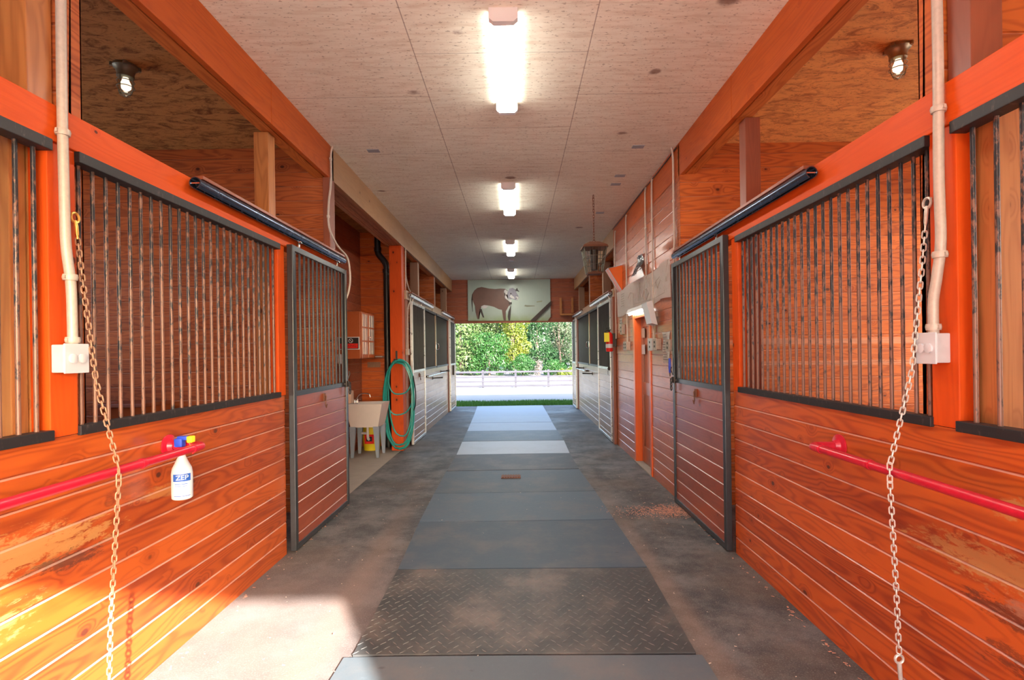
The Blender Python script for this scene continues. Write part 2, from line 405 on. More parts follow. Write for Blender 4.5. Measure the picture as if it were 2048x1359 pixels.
XL, XR, HC = -1.82, 1.645, 3.62
def wx(side, d): return XL+d if side == 'L' else XR-d
def wb(mb, side, y0, y1, z0, z1, d0, d1, bev=0): return mb.box(wx(side, d0), wx(side, d1), y0, y1, z0, z1, bev)
def wp(mb, side, y0, y1, z0, z1, d=0, th=.05, board=.125, ph=0.):
    if side == 'L': return mb.planks((wx(side, d), y0, z0), (0, 1, 0), (1, 0, 0), y1-y0, z1-z0, board, th, ph)
    return mb.planks((wx(side, d), y1, z0), (0, -1, 0), (-1, 0, 0), y1-y0, z1-z0, board, th, ph)
WALL = {'L': 'left', 'R': 'right'}

# ------------------------------------------------------------------ shell
Y0, YE, YF = -2.0, 15.02, 15.38
XO = {'L': -5.4, 'R': 5.2}
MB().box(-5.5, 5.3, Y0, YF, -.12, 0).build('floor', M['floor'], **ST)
MB().box(-3.0, -1.885, 5.4, 8.93, 0, .004).build('trim_1', M['slab'], kind='structure')
MB().box(XL-.04, XR+.04, Y0, YE+.1, HC, HC+.04).build('ceiling', M['ceil'], **ST)
MB().box(XO['L'], XL-.04, Y0, YE+.1, HC-.02, HC+.04).build('ceiling_stalls_left', M['ceilL'], **ST)
MB().box(XR+.04, XO['R'], Y0, YE+.1, HC-.02, HC+.04).build('ceiling_stalls_right', M['ceilR'], **ST)
MB().box(-6.6, 8.2, Y0-.2, YF+.1, HC+.12, HC+.2).build('roof_sun_shade', M['post_brown'], **ST)  # unseen roof, right eave stretched to keep sun off the windows
# front wall behind the camera with the big doorway
f = MB(); f.planks((5.3, Y0, 0), (-1, 0, 0), (0, 1, 0), 5.3-1.70, HC+.1, th=.12)
f.planks((XL, Y0, 0), (-1, 0, 0), (0, 1, 0), 5.5+XL, HC+.1, th=.12)
f.planks((1.70, Y0, 2.75), (-1, 0, 0), (0, 1, 0), 1.70-XL, HC+.1-2.75, th=.12)
f.build('wall_front', M['plank'], **ST)
# end wall over the far opening
e = MB(); e.planks((XL-.2, YE, 2.41), (1, 0, 0), (0, -1, 0), XR-XL+.4, HC-2.41, th=.12)
e.box(XL, XR, YE-.03, YE+.02, 2.385, 2.43)
e.build('wall_back', M['endwall'], **ST)
f = MB(); f.planks((-5.4, YE, 0), (1, 0, 0), (0, -1, 0), 5.4+XL-.2, HC, th=.12); f.planks((XR+.2, YE, 0), (1, 0, 0), (0, -1, 0), 5.2-XR-.2, HC, th=.12)
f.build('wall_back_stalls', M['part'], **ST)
# outer long walls; unseen windows added and sized to daylight the stalls
for side in 'LR':
    xo = XO[side]; mb = MB(); s = 1 if side == 'L' else -1
    wins = [(2.5, 5.0), (-.9, 1.6), (6.0, 7.6)] if side == 'R' else [(2.6, 4.8), (-.6, 1.3)]
    wz0, wz1 = (1.2, 3.1) if side == 'R' else (1.4, 2.9)
    def seg(a, b, z0, z1):
        if side == 'L': mb.planks((xo, a, z0), (0, 1, 0), (1, 0, 0), b-a, z1-z0, .14, .1)
        else: mb.planks((xo, b, z0), (0, -1, 0), (-1, 0, 0), b-a, z1-z0, .14, .1)
    cur = Y0
    for a, b in sorted(wins):
        seg(cur, a, 0, HC); seg(a, b, 0, wz0); seg(a, b, wz1, HC); cur = b
    seg(cur, YE, 0, HC)
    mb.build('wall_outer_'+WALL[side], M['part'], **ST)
    for i, (a, b) in enumerate(sorted(wins)):
        w = MB()
        for z in (wz0, wz1-.04): w.box(xo-.09, xo+.03, a, b, z, z+.04)
        for y in (a, (a+b)/2-.02, b-.04): w.box(xo-.09, xo+.03, y, y+.04, wz0, wz1)
        w.build('added_window_%d' % (i+1+(0 if side == 'L' else 3)), M['post_pine'], **ST)

# partitions between the stalls
def partition(side, y, name, mat, full=True, x1=None, th=.09):
    a = XO[side]; b = wx(side, -.045) if x1 is None else x1
    a, b = sorted((a, b)); mb = MB()
    mb.planks((a, y, 0), (1, 0, 0), (0, -1, 0), b-a, HC-.02, .14, th/2)
    mb.planks((b, y+th, 0), (-1, 0, 0), (0, 1, 0), b-a, HC-.02, .14, th/2)
    return mb.build(name, mat, **ST)
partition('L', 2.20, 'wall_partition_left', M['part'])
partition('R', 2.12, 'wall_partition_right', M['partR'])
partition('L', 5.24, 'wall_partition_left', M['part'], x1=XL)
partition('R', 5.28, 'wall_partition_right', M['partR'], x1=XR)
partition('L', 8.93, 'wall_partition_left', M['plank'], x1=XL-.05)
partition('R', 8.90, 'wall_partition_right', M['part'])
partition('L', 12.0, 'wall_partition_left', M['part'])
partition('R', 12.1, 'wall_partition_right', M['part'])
# alcove back wall
a = MB(); a.planks((-2.62, 5.33, 0), (0, 1, 0), (1, 0, 0), 3.6, HC-.02, .14, .06); a.build('wall_alcove', M['endwall'], **ST)

# lower plank walls of the stall fronts
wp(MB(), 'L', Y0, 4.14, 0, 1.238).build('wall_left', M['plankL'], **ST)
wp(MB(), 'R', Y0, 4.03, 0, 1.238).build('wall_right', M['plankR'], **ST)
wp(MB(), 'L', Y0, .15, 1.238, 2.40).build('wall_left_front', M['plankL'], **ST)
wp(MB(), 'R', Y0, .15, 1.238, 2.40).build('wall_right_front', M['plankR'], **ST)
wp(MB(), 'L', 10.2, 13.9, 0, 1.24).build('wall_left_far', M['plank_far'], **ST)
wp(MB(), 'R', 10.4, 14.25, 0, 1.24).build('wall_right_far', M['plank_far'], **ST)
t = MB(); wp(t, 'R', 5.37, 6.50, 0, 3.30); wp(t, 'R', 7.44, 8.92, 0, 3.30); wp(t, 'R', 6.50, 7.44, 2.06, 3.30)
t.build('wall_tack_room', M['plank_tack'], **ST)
MB().box(3.9, 3.96, 5.4, 8.9, 0, HC-.02).build('wall_tack_room_back', M['part'], **ST)
# plank wall strips above the headers at the alcove ends
MB().box(XL-.06, XL+.004, 5.19, 5.34, 2.5, 3.29, .003).build('trim_2', M['post_brown'], **ST)
MB().box(XR+.004, XR+.10, 5.29, 5.38, 2.5, 3.30, .003).build('trim_3', M['post_brown'], **ST)

# ------------------------------------------------------------------ beams
def beam(side, y0, y1, mat, label, nply=2, z0=3.29):
    b = thing('ceiling_beam', label, 'beam', (wx(side, -.06), y0, z0))
    o = MB(); wb(o, side, y0, y1, z0, HC, -.040, 0, .003); o.build('face_board', mat, b)
    i = MB()
    if nply == 2: wb(i, side, y0, y1, z0+.008, HC, -.155, -.058, .003)
    i.build('inner_ply', M['ply_inner'], b) if nply == 2 else i.bm.free()
    if nply > 2:
        for k in range(nply):
            p = MB(); wb(p, side, y0, y1, z0+.004+.006*(k % 2), HC, -.044-.045*(k+1), -.046-.045*k, .002); p.build('ply', M['lvl'], b)
    return b
beam('L', Y0, 3.98, M['beam'], 'orange stained ceiling beam above the left stall nearest the camera')
beam('L', 3.985, 5.25, M['beam'], 'orange ceiling beam section above the left stall door, ending at the sink alcove')
beam('L', 5.255, 8.68, M['beam_far'], 'laminated brown ceiling beam over the sink alcove opening', 5)
beam('L', 8.685, YE, M['beam_far'], 'tan ceiling beam above the far left stalls')
beam('R', Y0, 4.0, M['beam'], 'orange stained ceiling beam above the right stall nearest the camera')
beam('R', 4.005, 5.29, M['beam'], 'orange ceiling beam section above the right stall door')
beam('R', 5.295, 8.9, M['beam'], 'knotty orange ceiling beam on top of the tack room planks')
beam('R', 8.905, YE, M['beam_far'], 'tan ceiling beam above the far right stalls')

# headers
def header(side, y0, y1, z0, z1, mat, label):
    mb = MB(); wb(mb, side, y0, y1, z0, z1, -.09, .012, .004)
    mb.build('header_board', mat, **T(label, 'beam'))
header('L', Y0, 5.34, 2.405, 2.55, M['header'], 'long bright orange header board over the near left stall bars')
header('R', Y0, 5.37, 2.385, 2.545, M['header'], 'long bright orange header board over the near right stall bars')
header('L', 8.72, YE, 2.45, 2.60, M['header_far'], 'header board with pale sky glare in its colour over the far left stalls')
header('R', 8.93, YE, 2.45, 2.60, M['header_far'], 'header board with pale sky glare in its colour over the far right stalls')

# ------------------------------------------------------------------ posts
def post(x0, x1, y0, y1, z0, z1, mat, label, name='timber_post'):
    return MB().box(x0, x1, y0, y1, z0, z1, .004).build(name, mat, **T(label, 'post'))
def sidepost(side, y0, y1, z0, z1, d0, d1, mat, label):
    return post(wx(side, d0), wx(side, d1), y0, y1, z0, z1, mat, label)
sidepost('L', 2.062, 2.192, 1.24, 2.405, -.075, .002, M['post'], 'bright orange post with the outlet box at the left, below the header')
sidepost('R', 1.972, 2.10, 1.24, 2.385, -.075, .002, M['post'], 'bright orange post with the outlet box at the right, below the header')
sidepost('L', 4.045, 4.16, 1.24, 2.405, -.07, .002, M['post'], 'orange post between the left stall bars and the sliding door')
sidepost('R', 3.92, 4.035, 1.24, 2.385, -.07, .002, M['post'], 'orange post between the right stall bars and the sliding door')
sidepost('L', 2.075, 2.19, 0.0, 3.29, -.205, -.085, M['post_pine'], 'knotty pine post behind the left conduit, above the header')
sidepost('R', 2.0, 2.11, 0.0, 3.29, -.205, -.085, M['post_brown'], 'red-brown post behind the right conduit, above the header')
sidepost('L', 4.12, 4.235, 0.0, 3.29, -.205, -.092, M['post_pine'], 'rough pine post above the left track, under the ceiling beam')
sidepost('R', 3.98, 4.09, 0.0, 3.29, -.205, -.092, M['post_brown'], 'dark brown post above the right track, under the ceiling beam')
for side, ys in (('L', (10.1, 12.12, 14.1)), ('R', (10.3, 12.22, 14.3))):
    for k, y in enumerate(ys):
        sidepost(side, y, y+.13, 2.60, 3.29, -.20, -.05, M['post_tan'], '%s tan stub post above the far %s stalls' % (('nearest', 'middle', 'farthest')[k], WALL[side]))
post(-2.03, -1.835, 8.50, 8.69, 0, 3.29, M['post'], 'tall orange corner post carrying the green hose at the sink alcove')
for side, ys in (('L', (11.87, 13.90)), ('R', (12.01, 14.23))):
    sidepost(side, ys[0], ys[0]+.09, 1.24, 2.45, -.07, .004, M['header_far'], 'pale post between the two far %s grilles' % WALL[side])
    sidepost(side, ys[1], ys[1]+.09, 0.0, 2.45, -.07, .02, M['post_brown'], 'dark post beside the last far %s stall door' % WALL[side])
sidepost('L', 8.72, 8.93, 0, 2.45, -.10, -.005, M['post_brown'], 'dark narrow post beside the hose, before the far left stall door')
sidepost('R', 8.78, 8.93, 0, 2.45, .004, .05, M['post_brown'], 'dark narrow post under the fire extinguisher')
sidepost('L', 15.22, 15.36, 0, 2.43, -.2, -.01, M['post_tan'], 'door jamb post at the left of the far opening')
sidepost('R', 15.25, 15.36, 0, 2.43, -.2, -.01, M['post_tan'], 'door jamb post at the right of the far opening')

# ------------------------------------------------------------------ barred grilles
def grille(side, y0, y1, zt, label, n, bm=None):
    g = thing('stall_grille', label, 'grille', (wx(side, -.03), (y0+y1)/2, 1.235))
    r = MB(); wb(r, side, y0-.005, y1+.005, 1.232, 1.272, -.04, .016, .003); r.build('bottom_rail', M['rail'], g)
    r = MB(); wb(r, side, y0-.005, y1+.005, zt-.045, zt, -.04, .024, .003); r.build('top_rail', M['rail'], g)
    b0 = None
    for k in range(n):
        y = y0+(k+.5)*(y1-y0)/n
        if b0 is None:
            X = wx(side, -.018)
            b0 = MB().tube([(X, y, 1.26), (X, y, zt-.03)], .0083, 10).build('bar', bm or M['bar'], g, True); yb = y
        else:
            c = b0.copy(); COL.objects.link(c); c.parent = g; c.location = (0, y-yb, 0)
    return g
grille('L', 2.195, 4.045, 2.405, 'rusty barred grille over the left plank wall, with the dark stall behind', 25)
grille('R', 2.10, 3.92, 2.385, 'rusty barred grille over the right plank wall, with the orange stall behind', 25)
grille('L', .16, 2.06, 2.405, 'barred grille cut by the left edge of the photo, pine boards behind', 26)
grille('R', .16, 1.97, 2.385, 'barred grille cut by the right edge of the photo, pine boards behind', 19)
grille('L', 10.2, 11.87, 2.45, 'far left barred grille, nearer of the two beside the latch post', 24, M['blacksteel'])
grille('L', 11.96, 13.9, 2.45, 'far left barred grille, second one, just before the last door', 28, M['blacksteel'])
grille('R', 10.42, 12.01, 2.45, 'far right barred grille, nearer of the two beyond the tack room', 23, M['blacksteel'])
grille('R', 12.10, 14.23, 2.45, 'far right barred grille, second one, next to the last door', 30, M['blacksteel'])
# pine boards lining the stall behind the near grilles
for side, ya, yb in (('L', 2.0, 2.07), ('R', 1.9, 1.995)):
    mb = MB()
    for k in range(3):
        wb(mb, side, ya+.012*k, yb+.004*k, 0, 2.40 if k < 3 else 0, -.085-.10*(k+1), -.09-.10*k, .004)
    mb.build('trim_%d' % (4 if side == 'L' else 5), M['liner'], **ST)

# ------------------------------------------------------------------ sliding stall doors
def latch(g, side, y, z, far=False):
    X = wx(side, .075)
    l = MB(); wb(l, side, y-.05, y+.05, z-.012, z+.012, .055, .07, .003)
    for a in (-.03, .03): l.lathe([(.012, -.03), (.014, 0), (.012, .03)], (X, y+a, z), 'z', 10)
    l.tube([(X, y+.02, z+.05), (wx(side, .09), y+.035, z+.10), (wx(side, .085), y+.03, z+.13)], .006, 8)
    o = l.build('latch', M['latch'], g, True)
    r = MB()
    for k in range(3):
        c = Vector((wx(side, .095), y+.015, z-.01-.035*k))
        r.tube([c+Vector((0, .026*math.cos(a), .026*math.sin(a))) for a in [i*PI/8 for i in range(16)]], .005, 6, True)
    r.build('latch_ring', M['chrome'] if far else M['latch'], o, True)
def stall_door(side, y0, y1, label, n, plank, steel, d=.018, hook=True, latch_y=None, zt=2.425, far=False):
    g = thing('stall_door', label, 'door', (wx(side, d+.02), (y0+y1)/2, 0.012))
    th = .045; w = .05
    fr = MB()
    for a, b in ((y0, y0+w), (y1-w, y1)): wb(fr, side, a, b, .012, zt, d, d+th, .004)
    for a, b in ((.012, .055), (1.225, 1.268), (zt-.045, zt)): wb(fr, side, y0+w, y1-w, a, b, d+.002, d+th-.002, .003)
    fr.build('frame', steel, g)
    wp(MB(), side, y0+w, y1-w, .055, 1.225, d+th-.012, .03).build('plank_panel', plank, g)
    b0 = None
    X = wx(side, d+th/2)
    for k in range(n):
        y = y0+w+(k+.5)*(y1-y0-2*w)/n
        if b0 is None: b0 = MB().tube([(X, y, 1.26), (X, y, zt-.04)], .009, 10).build('bar', M['blacksteel'], g, True); yb = y
        else:
            c = b0.copy(); COL.objects.link(c); c.parent = g; c.location = (0, y-yb, 0)
    for yy in (y0+.2, y1-.2):
        h = MB(); wb(h, side, yy-.015, yy+.015, zt-.01, zt+.075, d+.01, d+.02, .002); h.lathe([(.016, -.01), (.018, 0), (.016, .01)], (wx(side, d+.03), yy, zt+.06), 'x', 12)
        h.build('track_hanger', M['chrome'], g, True)
    if hook:
        h = MB(); yc = (y0+y1)/2
        wb(h, side, yc-.02, yc+.02, 1.13, 1.20, d+th-.012, d+th+.002, .003)
        X = wx(side, d+th+.012)
        h.tube([(wx(side, d+th), yc, 1.185), (X, yc, 1.175), (X, yc-.02, 1.10), (X, yc, 1.07), (X, yc+.02, 1.10)], .005, 6)
        h.build('hook', M['rust'], g, True)
    if latch_y: latch(g, side, latch_y, 1.25, far)
    return g
stall_door('L', 4.17, 5.50, 'black framed sliding stall door at the left, next to the sink alcove', 13, M['plank_door'], M['blacksteel'], latch_y=5.44)
stall_door('R', 4.05, 5.40, 'black framed sliding stall door at the right, next to the tack room wall', 13, M['plank_door'], M['blacksteel'], latch_y=5.33)
stall_door('L', 8.95, 10.18, 'pale framed sliding door of the far left stall beside the hose', 13, M['plank_far'], M['tracklight'], hook=True, zt=2.44)
stall_door('R', 9.0, 10.40, 'pale framed sliding door of the far right stall below the fire extinguisher', 14, M['plank_far'], M['tracklight'], hook=False, latch_y=9.06, zt=2.44, far=True)
stall_door('L', 14.02, 15.2, 'last stall door on the left, beside the far opening', 12, M['plank_far'], M['tracklight'], hook=False, zt=2.44)
stall_door('R', 14.35, 15.25, 'last stall door on the right, beside the far opening', 10, M['plank_far'], M['tracklight'], hook=False, zt=2.44)
# long handles on the last left door and iron brackets on far planks
for side, y, z, lab in (('L', 14.35, 1.12, 'black iron tie bracket on the last left door side planks'),):
    pass
def tracks(side, y0, y1, zc, label, body, r=.032, rail=True):
    g = thing('door_track', label, 'track', (wx(side, .045), y0, zc-.03))
    X = wx(side, .052)
    t = MB(); n = 20; seg = 20
    # round hollow tube with an open slot below
    ring = []
    def arc(y):
        o = [t.bm.verts.new((X+r*math.sin(a), y, zc+r*math.cos(a))) for a in [-2.75+5.5*i/seg for i in range(seg+1)]]
        q = [t.bm.verts.new((X+(r-.005)*math.sin(a), y, zc+(r-.005)*math.cos(a))) for a in [2.75-5.5*i/seg for i in range(seg+1)]]
        return o+q
    a, b = arc(y0), arc(y1); m = len(a)
    for i in range(m): t.bm.faces.new((a[i], a[(i+1) % m], b[(i+1) % m], b[i]))
    for rg in (a, b):
        for i in range(seg): t.bm.faces.new((rg[i], rg[i+1], rg[m-2-i], rg[m-1-i]))
    t.build('tube', body, g, True)
    w = MB(); w.box(X-.028, X+.028, y0+.006, y0+.010, zc-.003, zc+.003); w.build('cross_pin', M['chrome'], g)
    k = MB()
    for i in range(5):
        y = y0+.1+(y1-y0-.2)*i/4
        wb(k, side, y-.02, y+.02, zc+.0, zc+.05, .012, .052, .003)
    k.build('bracket', M['latch'], g)
    if rail:
        c = MB(); wb(c, side, y0+.05, y1, zc+.035, zc+.055, .012, .07, .003); c.build('cover_strip', M['post_brown'], g)
tracks('L', 2.93, 5.44, 2.512, 'steel door track tube along the left orange header, open end towards camera', M['trackmetal'])
tracks('R', 2.84, 5.32, 2.492, 'steel door track tube along the right orange header, open end towards camera', M['trackmetal'])
tracks('L', 8.85, 11.2, 2.53, 'shiny door track on the far left header beside the hose post', M['tracklight'], .024)
tracks('L', 12.7, 15.0, 2.53, 'shiny door track on the far left header near the opening', M['tracklight'], .024)
tracks('R', 9.0, 11.4, 2.53, 'shiny door track on the far right header below the hanging heater', M['tracklight'], .024)
tracks('R', 13.0, 15.0, 2.53, 'shiny door track on the far right header near the opening', M['tracklight'], .024)

# ------------------------------------------------------------------ mats
edges = [(1.62, -.93, .93), (2.68, -.93, .93), (3.76, -.87, .90), (4.83, -.912, .862), (5.81, -.929, .835), (6.91, -.94, .787), (8.0, -.935, .774), (9.18, -.969, .79), (10.4, -1.0, .758), (11.6, -1.035, .743), (12.76, -1.069, .74), (15.25, -1.16, .715)]
mcol = [((.09, .115, .135), .6, 'grey rubber mat at the bottom edge of the photo', .4),
        ((.045, .048, .05), .55, 'dark rubber mat with a raised diamond tread pattern', .7),
        ((.055, .085, .115), .62, 'blue-grey rubber mat behind the diamond tread one', .35),
        ((.075, .112, .15), .62, 'blue-grey rubber mat in front of the one with the drain', .3),
        ((.07, .098, .125), .62, 'grey rubber mat with the rusty drain cover', .35),
        ((.06, .066, .075), .6, 'darker rubber mat just beyond the drain cover', .4),
        ((.36, .38, .42), .5, 'short mat with pale grey glare in its colour, between two dark ones', .2),  # glare on this mat is put into its base colour
        ((.06, .065, .075), .55, 'dark mat just beyond the short pale one', .3),
        ((.24, .26, .36), .5, 'mat coloured with pale lilac glare, third from the far opening', .15),  # lilac of the last three mats is glare given as colour
        ((.22, .245, .35), .5, 'mat coloured with pale lilac glare, second from the far opening', .15),
        ((.20, .23, .34), .5, 'mat coloured with pale lilac glare, touching the grass at the far opening', .15)]
for k, (c, r, lab, dirt) in enumerate(mcol):
    ya, l0, r0 = edges[k]; yb, l1, r1 = edges[k+1]
    if k == 0: l1, r1 = l0+.03, r0-.02
    if k == 1: l0, r0 = -.86, .885
    ya += .014; h = .016+.002*(k % 2)
    mb = MB(); n = 10
    # slight sag and ripple along the joint so the edge is not ruler straight
    rnd = random.Random(k)
    top = []; bot = []
    for j in range(n+1):
        t_ = j/n
        top.append((l0+(r0-l0)*t_, ya+.012*math.sin(t_*3+k), h)); bot.append((l1+(r1-l1)*t_, yb+.012*math.sin(t_*3+k+1)-.004, h))
    ring = top+list(reversed(bot))
    mb.prism([(x, y, 0.0005) for x, y, z in ring], (0, 0, h))
    m = mat_mat('rubber_mat_%d' % k, c, False, r, dirt)
    if k == 1:
        g = thing('floor_mat', lab, 'mat', (0, (ya+yb)/2, .0005))
        mb.build('base_sheet', m, g)
        tb = MB(); s45 = math.sqrt(.5)
        py = .042; row = 0; y = ya+.03
        while y < yb-.03:
            x = -.85+(.03 if row % 2 else 0)
            while x < .87:
                d = 1 if (row+int(round((x+.85)/.06))) % 2 == 0 else -1
                ux, uy = s45*.021, s45*.021*d; nx, ny = -uy*.16, ux*.16
                p = [(x-ux, y-uy), (x+nx, y+ny), (x+ux, y+uy), (x-nx, y-ny)]
                vb = [tb.bm.verts.new((a, b, h)) for a, b in p]; vt = [tb.bm.verts.new((x+(a-x)*.6, y+(b-y)*.6, h+.0035)) for a, b in p]
                for i in range(4): tb.bm.faces.new((vb[i], vb[(i+1) % 4], vt[(i+1) % 4], vt[i]))
                tb.bm.faces.new(vt); x += .06
            y += py; row += 1
        tb.build('raised_tread', mat_mat('tread_rubber', (.10, .10, .10), False, .4, .35), g, kind='stuff')
    else: mb.build('floor_mat', m, **T(lab, 'mat'))
d = thing('drain_cover', 'rusty brown metal drain cover set between the mats in the aisle', 'drain', (-.09, 6.55, .018))
b = MB(); b.box(-.215, .025, 6.44, 6.60, .019, .026, .002); b.build('plate', M['rust'], d)
b = MB()
for k in range(7): b.box(-.20+k*.032, -.185+k*.032, 6.45, 6.59, .026, .034)
b.build('ridges', M['rust'], d, kind='stuff')

# ------------------------------------------------------------------ ceiling lights
def strip(y0, y1, x, label):
    g = thing('ceiling_light', label, 'light', (x, (y0+y1)/2, HC))
    w = .082; zb = HC-.07
    MB().box(x-.055, x+.055, y0+.02, y1-.02, HC-.025, HC).build('housing', M['lampwhite'], g)
    e = G('strip_diffuser'); e.fin((.9, .9, .9), .35)
    e.b.inputs['Emission Color'].default_value = (1, .98, .88, 1); e.b.inputs['Emission Strength'].default_value = LAMP
    es = G('strip_side'); es.fin((.9, .9, .9), .35); es.b.inputs['Emission Color'].default_value = (1, .98, .88, 1); es.b.inputs['Emission Strength'].default_value = LAMP*.13
    p = [(-w, -.002), (-w, -.060), (w, -.060), (w, -.002)]
    d = MB(); d.prism([(x+a, y0+.045, HC+b) for a, b in p], (0, y1-y0-.09, 0)); d.build('side_shell', es.m, g)
    p = [(-w*.97, -.0605), (-w*.7, -.075), (w*.7, -.075), (w*.97, -.0605)]
    d = MB(); d.prism([(x+a, y0+.045, HC+b) for a, b in p], (0, y1-y0-.09, 0)); d.build('diffuser', e.m, g)
    for a in (y0, y1-.045):
        p2 = [(-.088, 0), (-.088, -.06), (-.062, -.084), (.062, -.084), (.088, -.06), (.088, 0)]
        c = MB(); c.prism([(x+q, a, HC+b) for q, b in p2], (0, .045, 0)); c.build('end_cap', M['lampwhite'], g)
    return g
for (a, b, x, lab) in ((3.18, 4.44, -.055, 'long white ceiling strip light nearest the camera'), (6.45, 7.75, -.078, 'second white ceiling strip light from the camera'),
                       (9.75, 11.0, -.098, 'third white ceiling strip light from the camera'), (13.1, 14.35, -.125, 'farthest white ceiling strip light, just before the cow sign')):
    strip(a, b, x, lab)
strip(-.6, .65, -.04, 'white ceiling strip light above the camera')
g = thing('smoke_detector', 'small round white ceiling disc between the last two strip lights', 'detector', (-.094, 11.85, HC-.035))
MB().lathe([(.05, -.035), (.065, -.02), (.07, 0)], (-.094, 11.85, HC)).build('cover', M['lampwhite'], g, True)
for (x, y, lab) in ((-1.431, 5.39, 'grey blank plate on the ceiling near the left beam'), (1.258, 5.38, 'grey blank plate on the ceiling, nearest of the four at the right'),
                    (1.247, 6.267, 'grey blank plate on the ceiling at the right, second from the camera'), (1.255, 6.585, 'grey blank plate on the ceiling at the right, third from the camera'),
                    (1.27, 7.93, 'grey blank plate on the ceiling at the right, just beyond the heater chain')):
    MB().box(x-.06, x+.06, y-.04, y+.04, HC-.006, HC, .002).build('cover_plate', M['plate'], **T(lab, 'plate'))

def jar_light(x, y, label, fit, em, h=.21):
    g = thing('jar_light', label, 'light', (x, y, HC-.02))
    z = HC-.02
    b = MB(); b.lathe([(.075, 0), (.078, -.018), (.062, -.03), (.052, -.06), (.054, -.085), (.045, -.09)], (x, y, z)); b.build('fitting', fit, g, True)
    b = MB()
    for k in range(4):
        a = k*PI/2+.6; b.lathe([(.014, 0), (.014, -.022)], (x+.078*math.cos(a), y+.078*math.sin(a), z), 'z', 8)
    b.build('mounting_lug', fit, g, True)
    gl = G('jar_glass'); gl.fin((.9, .92, .9), .08); gl.b.inputs['Transmission Weight'].default_value = 1; gl.b.inputs['IOR'].default_value = 1.2
    b = MB(); b.lathe([(.044, -.085), (.046, -.12), (.044, -.17), (.034, -.198), (.012, -.21)], (x, y, z)); b.build('glass_jar', gl.m, g, True)
    bl = G('jar_bulb'); bl.fin((.9, .85, .75), .4); bl.b.inputs['Emission Color'].default_value = (1, .8, .58, 1); bl.b.inputs['Emission Strength'].default_value = em
    b = MB(); b.lathe([(.014, -.09), (.018, -.11), (.028, -.135), (.026, -.16), (.012, -.178)], (x, y, z)); b.build('bulb', bl.m, g, True)
    b = MB()
    for k in range(4):
        a = k*PI/2; pts = []
        for r, hh in ((.052, -.085), (.053, -.13), (.051, -.175), (.038, -.205), (.0, -.222)): pts.append((x+r*math.cos(a), y+r*math.sin(a), z+hh))
        b.tube(pts, .0028, 6)
    for hh in (-.115, -.155): b.tube([(x+.053*math.cos(a), y+.053*math.sin(a), z+hh) for a in [i*PI/10 for i in range(20)]], .0028, 6, True)
    b.build('wire_guard', fit, g, True)
jar_light(-2.72, 3.72, 'grey-green caged jar light on the left stall ceiling', M['greyfit'], JAR)
jar_light(2.63, 3.62, 'bronze caged jar light on the right stall ceiling', M['bronze'], JAR)
jar_light(-2.9, 10.6, 'small caged jar light seen above the far left stalls', M['greyfit'], JAR)
MB().lathe([(.06, 0), (.058, .014)], (2.92, 3.70, HC-.034)).build('ceiling_disc', M['greyfit'], smooth=True, **T('round dark cap on the right stall ceiling beside the jar light', 'disc'))

# ------------------------------------------------------------------ conduits, boxes
def conduit(pts, r, mat, label, clips=(), name='conduit', clipmat=None):
    pts = smooth_path(pts)
    g = thing(name, label, 'pipe', pts[-1])
    MB().tube(pts, r, 12).build('pipe', mat, g, True)
    for c in clips:
        i = min(range(len(pts)), key=lambda k: abs(pts[k][2]-c)); p = pts[i]
        b = MB(); b.lathe([(r*1.35, -.012), (r*1.5, 0), (r*1.35, .012)], p, 'z', 12); b.box(p[0]-.004, p[0]+.004, p[1]-.032, p[1]+.032, p[2]-.007, p[2]+.007)
        b.build('strap', clipmat or mat, g, True)
    return g
def smooth_path(pts, sub=6):
    P = [Vector(p) for p in pts]
    if len(P) < 3: return [tuple(p) for p in P]
    out = []
    for i in range(len(P)-1):
        p0 = P[max(i-1, 0)]; p1 = P[i]; p2 = P[i+1]; p3 = P[min(i+2, len(P)-1)]
        for k in range(sub):
            t = k/sub
            out.append(tuple(.5*((2*p1)+(p2-p0)*t+(2*p0-5*p1+4*p2-p3)*t*t+(3*p1-p0-3*p2+p3)*t**3)))
    out.append(tuple(P[-1])); return out
conduit([(-1.785, 2.098, HC), (-1.785, 2.098, 3.2), (-1.787, 2.098, 2.6), (-1.785, 2.10, 2.2), (-1.785, 2.105, 2.0), (-1.785, 2.125, 1.85), (-1.785, 2.13, 1.7), (-1.785, 2.13, 1.60)], .018, M['galv'],
        'pale conduit pipe running down the left post to the outlet box', (2.44, 1.88, 1.625))
conduit([(1.605, 2.005, HC), (1.605, 2.005, 3.2), (1.608, 2.005, 2.6), (1.605, 2.005, 2.2), (1.605, 2.0, 1.95), (1.605, 2.02, 1.82), (1.605, 2.04, 1.72), (1.605, 2.04, 1.59)], .018, M['galv'],
        'pale conduit pipe running down the right post to the outlet box', (2.42, 1.90, 1.615))
def outlet(side, y0, y1, z0, z1, d, label, cover_side=1):
    g = thing('outlet_box', label, 'outlet', (wx(side, .03), (y0+y1)/2, z0))
    b = MB(); wb(b, side, y0, y1, z0, z1, .002, d, .004); b.build('box', M['galvbox'], g)
    b = MB(); wb(b, side, y0-.004, y1+.004, z0-.004, z1+.004, d, d+.007, .003); b.build('flip_cover', M['white'], g)
    b = MB()
    for k in (0, 1):
        yc = y0+(y1-y0)*(.3+.4*k); zc = (z0+z1)/2
        b.lathe([(.019, d+.007), (.019, d+.014), (.012, d+.016)], (XL if side == 'L' else XR, yc, zc), 'x', 14) if side == 'L' else b.lathe([(.019, -d-.007), (.019, -d-.014), (.012, -d-.016)], (XR, yc, zc), 'x', 14)
    b.build('socket_cover', M['white'], g, True)
outlet('L', 2.068, 2.178, 1.495, 1.605, .052, 'white outlet box on the left orange post')
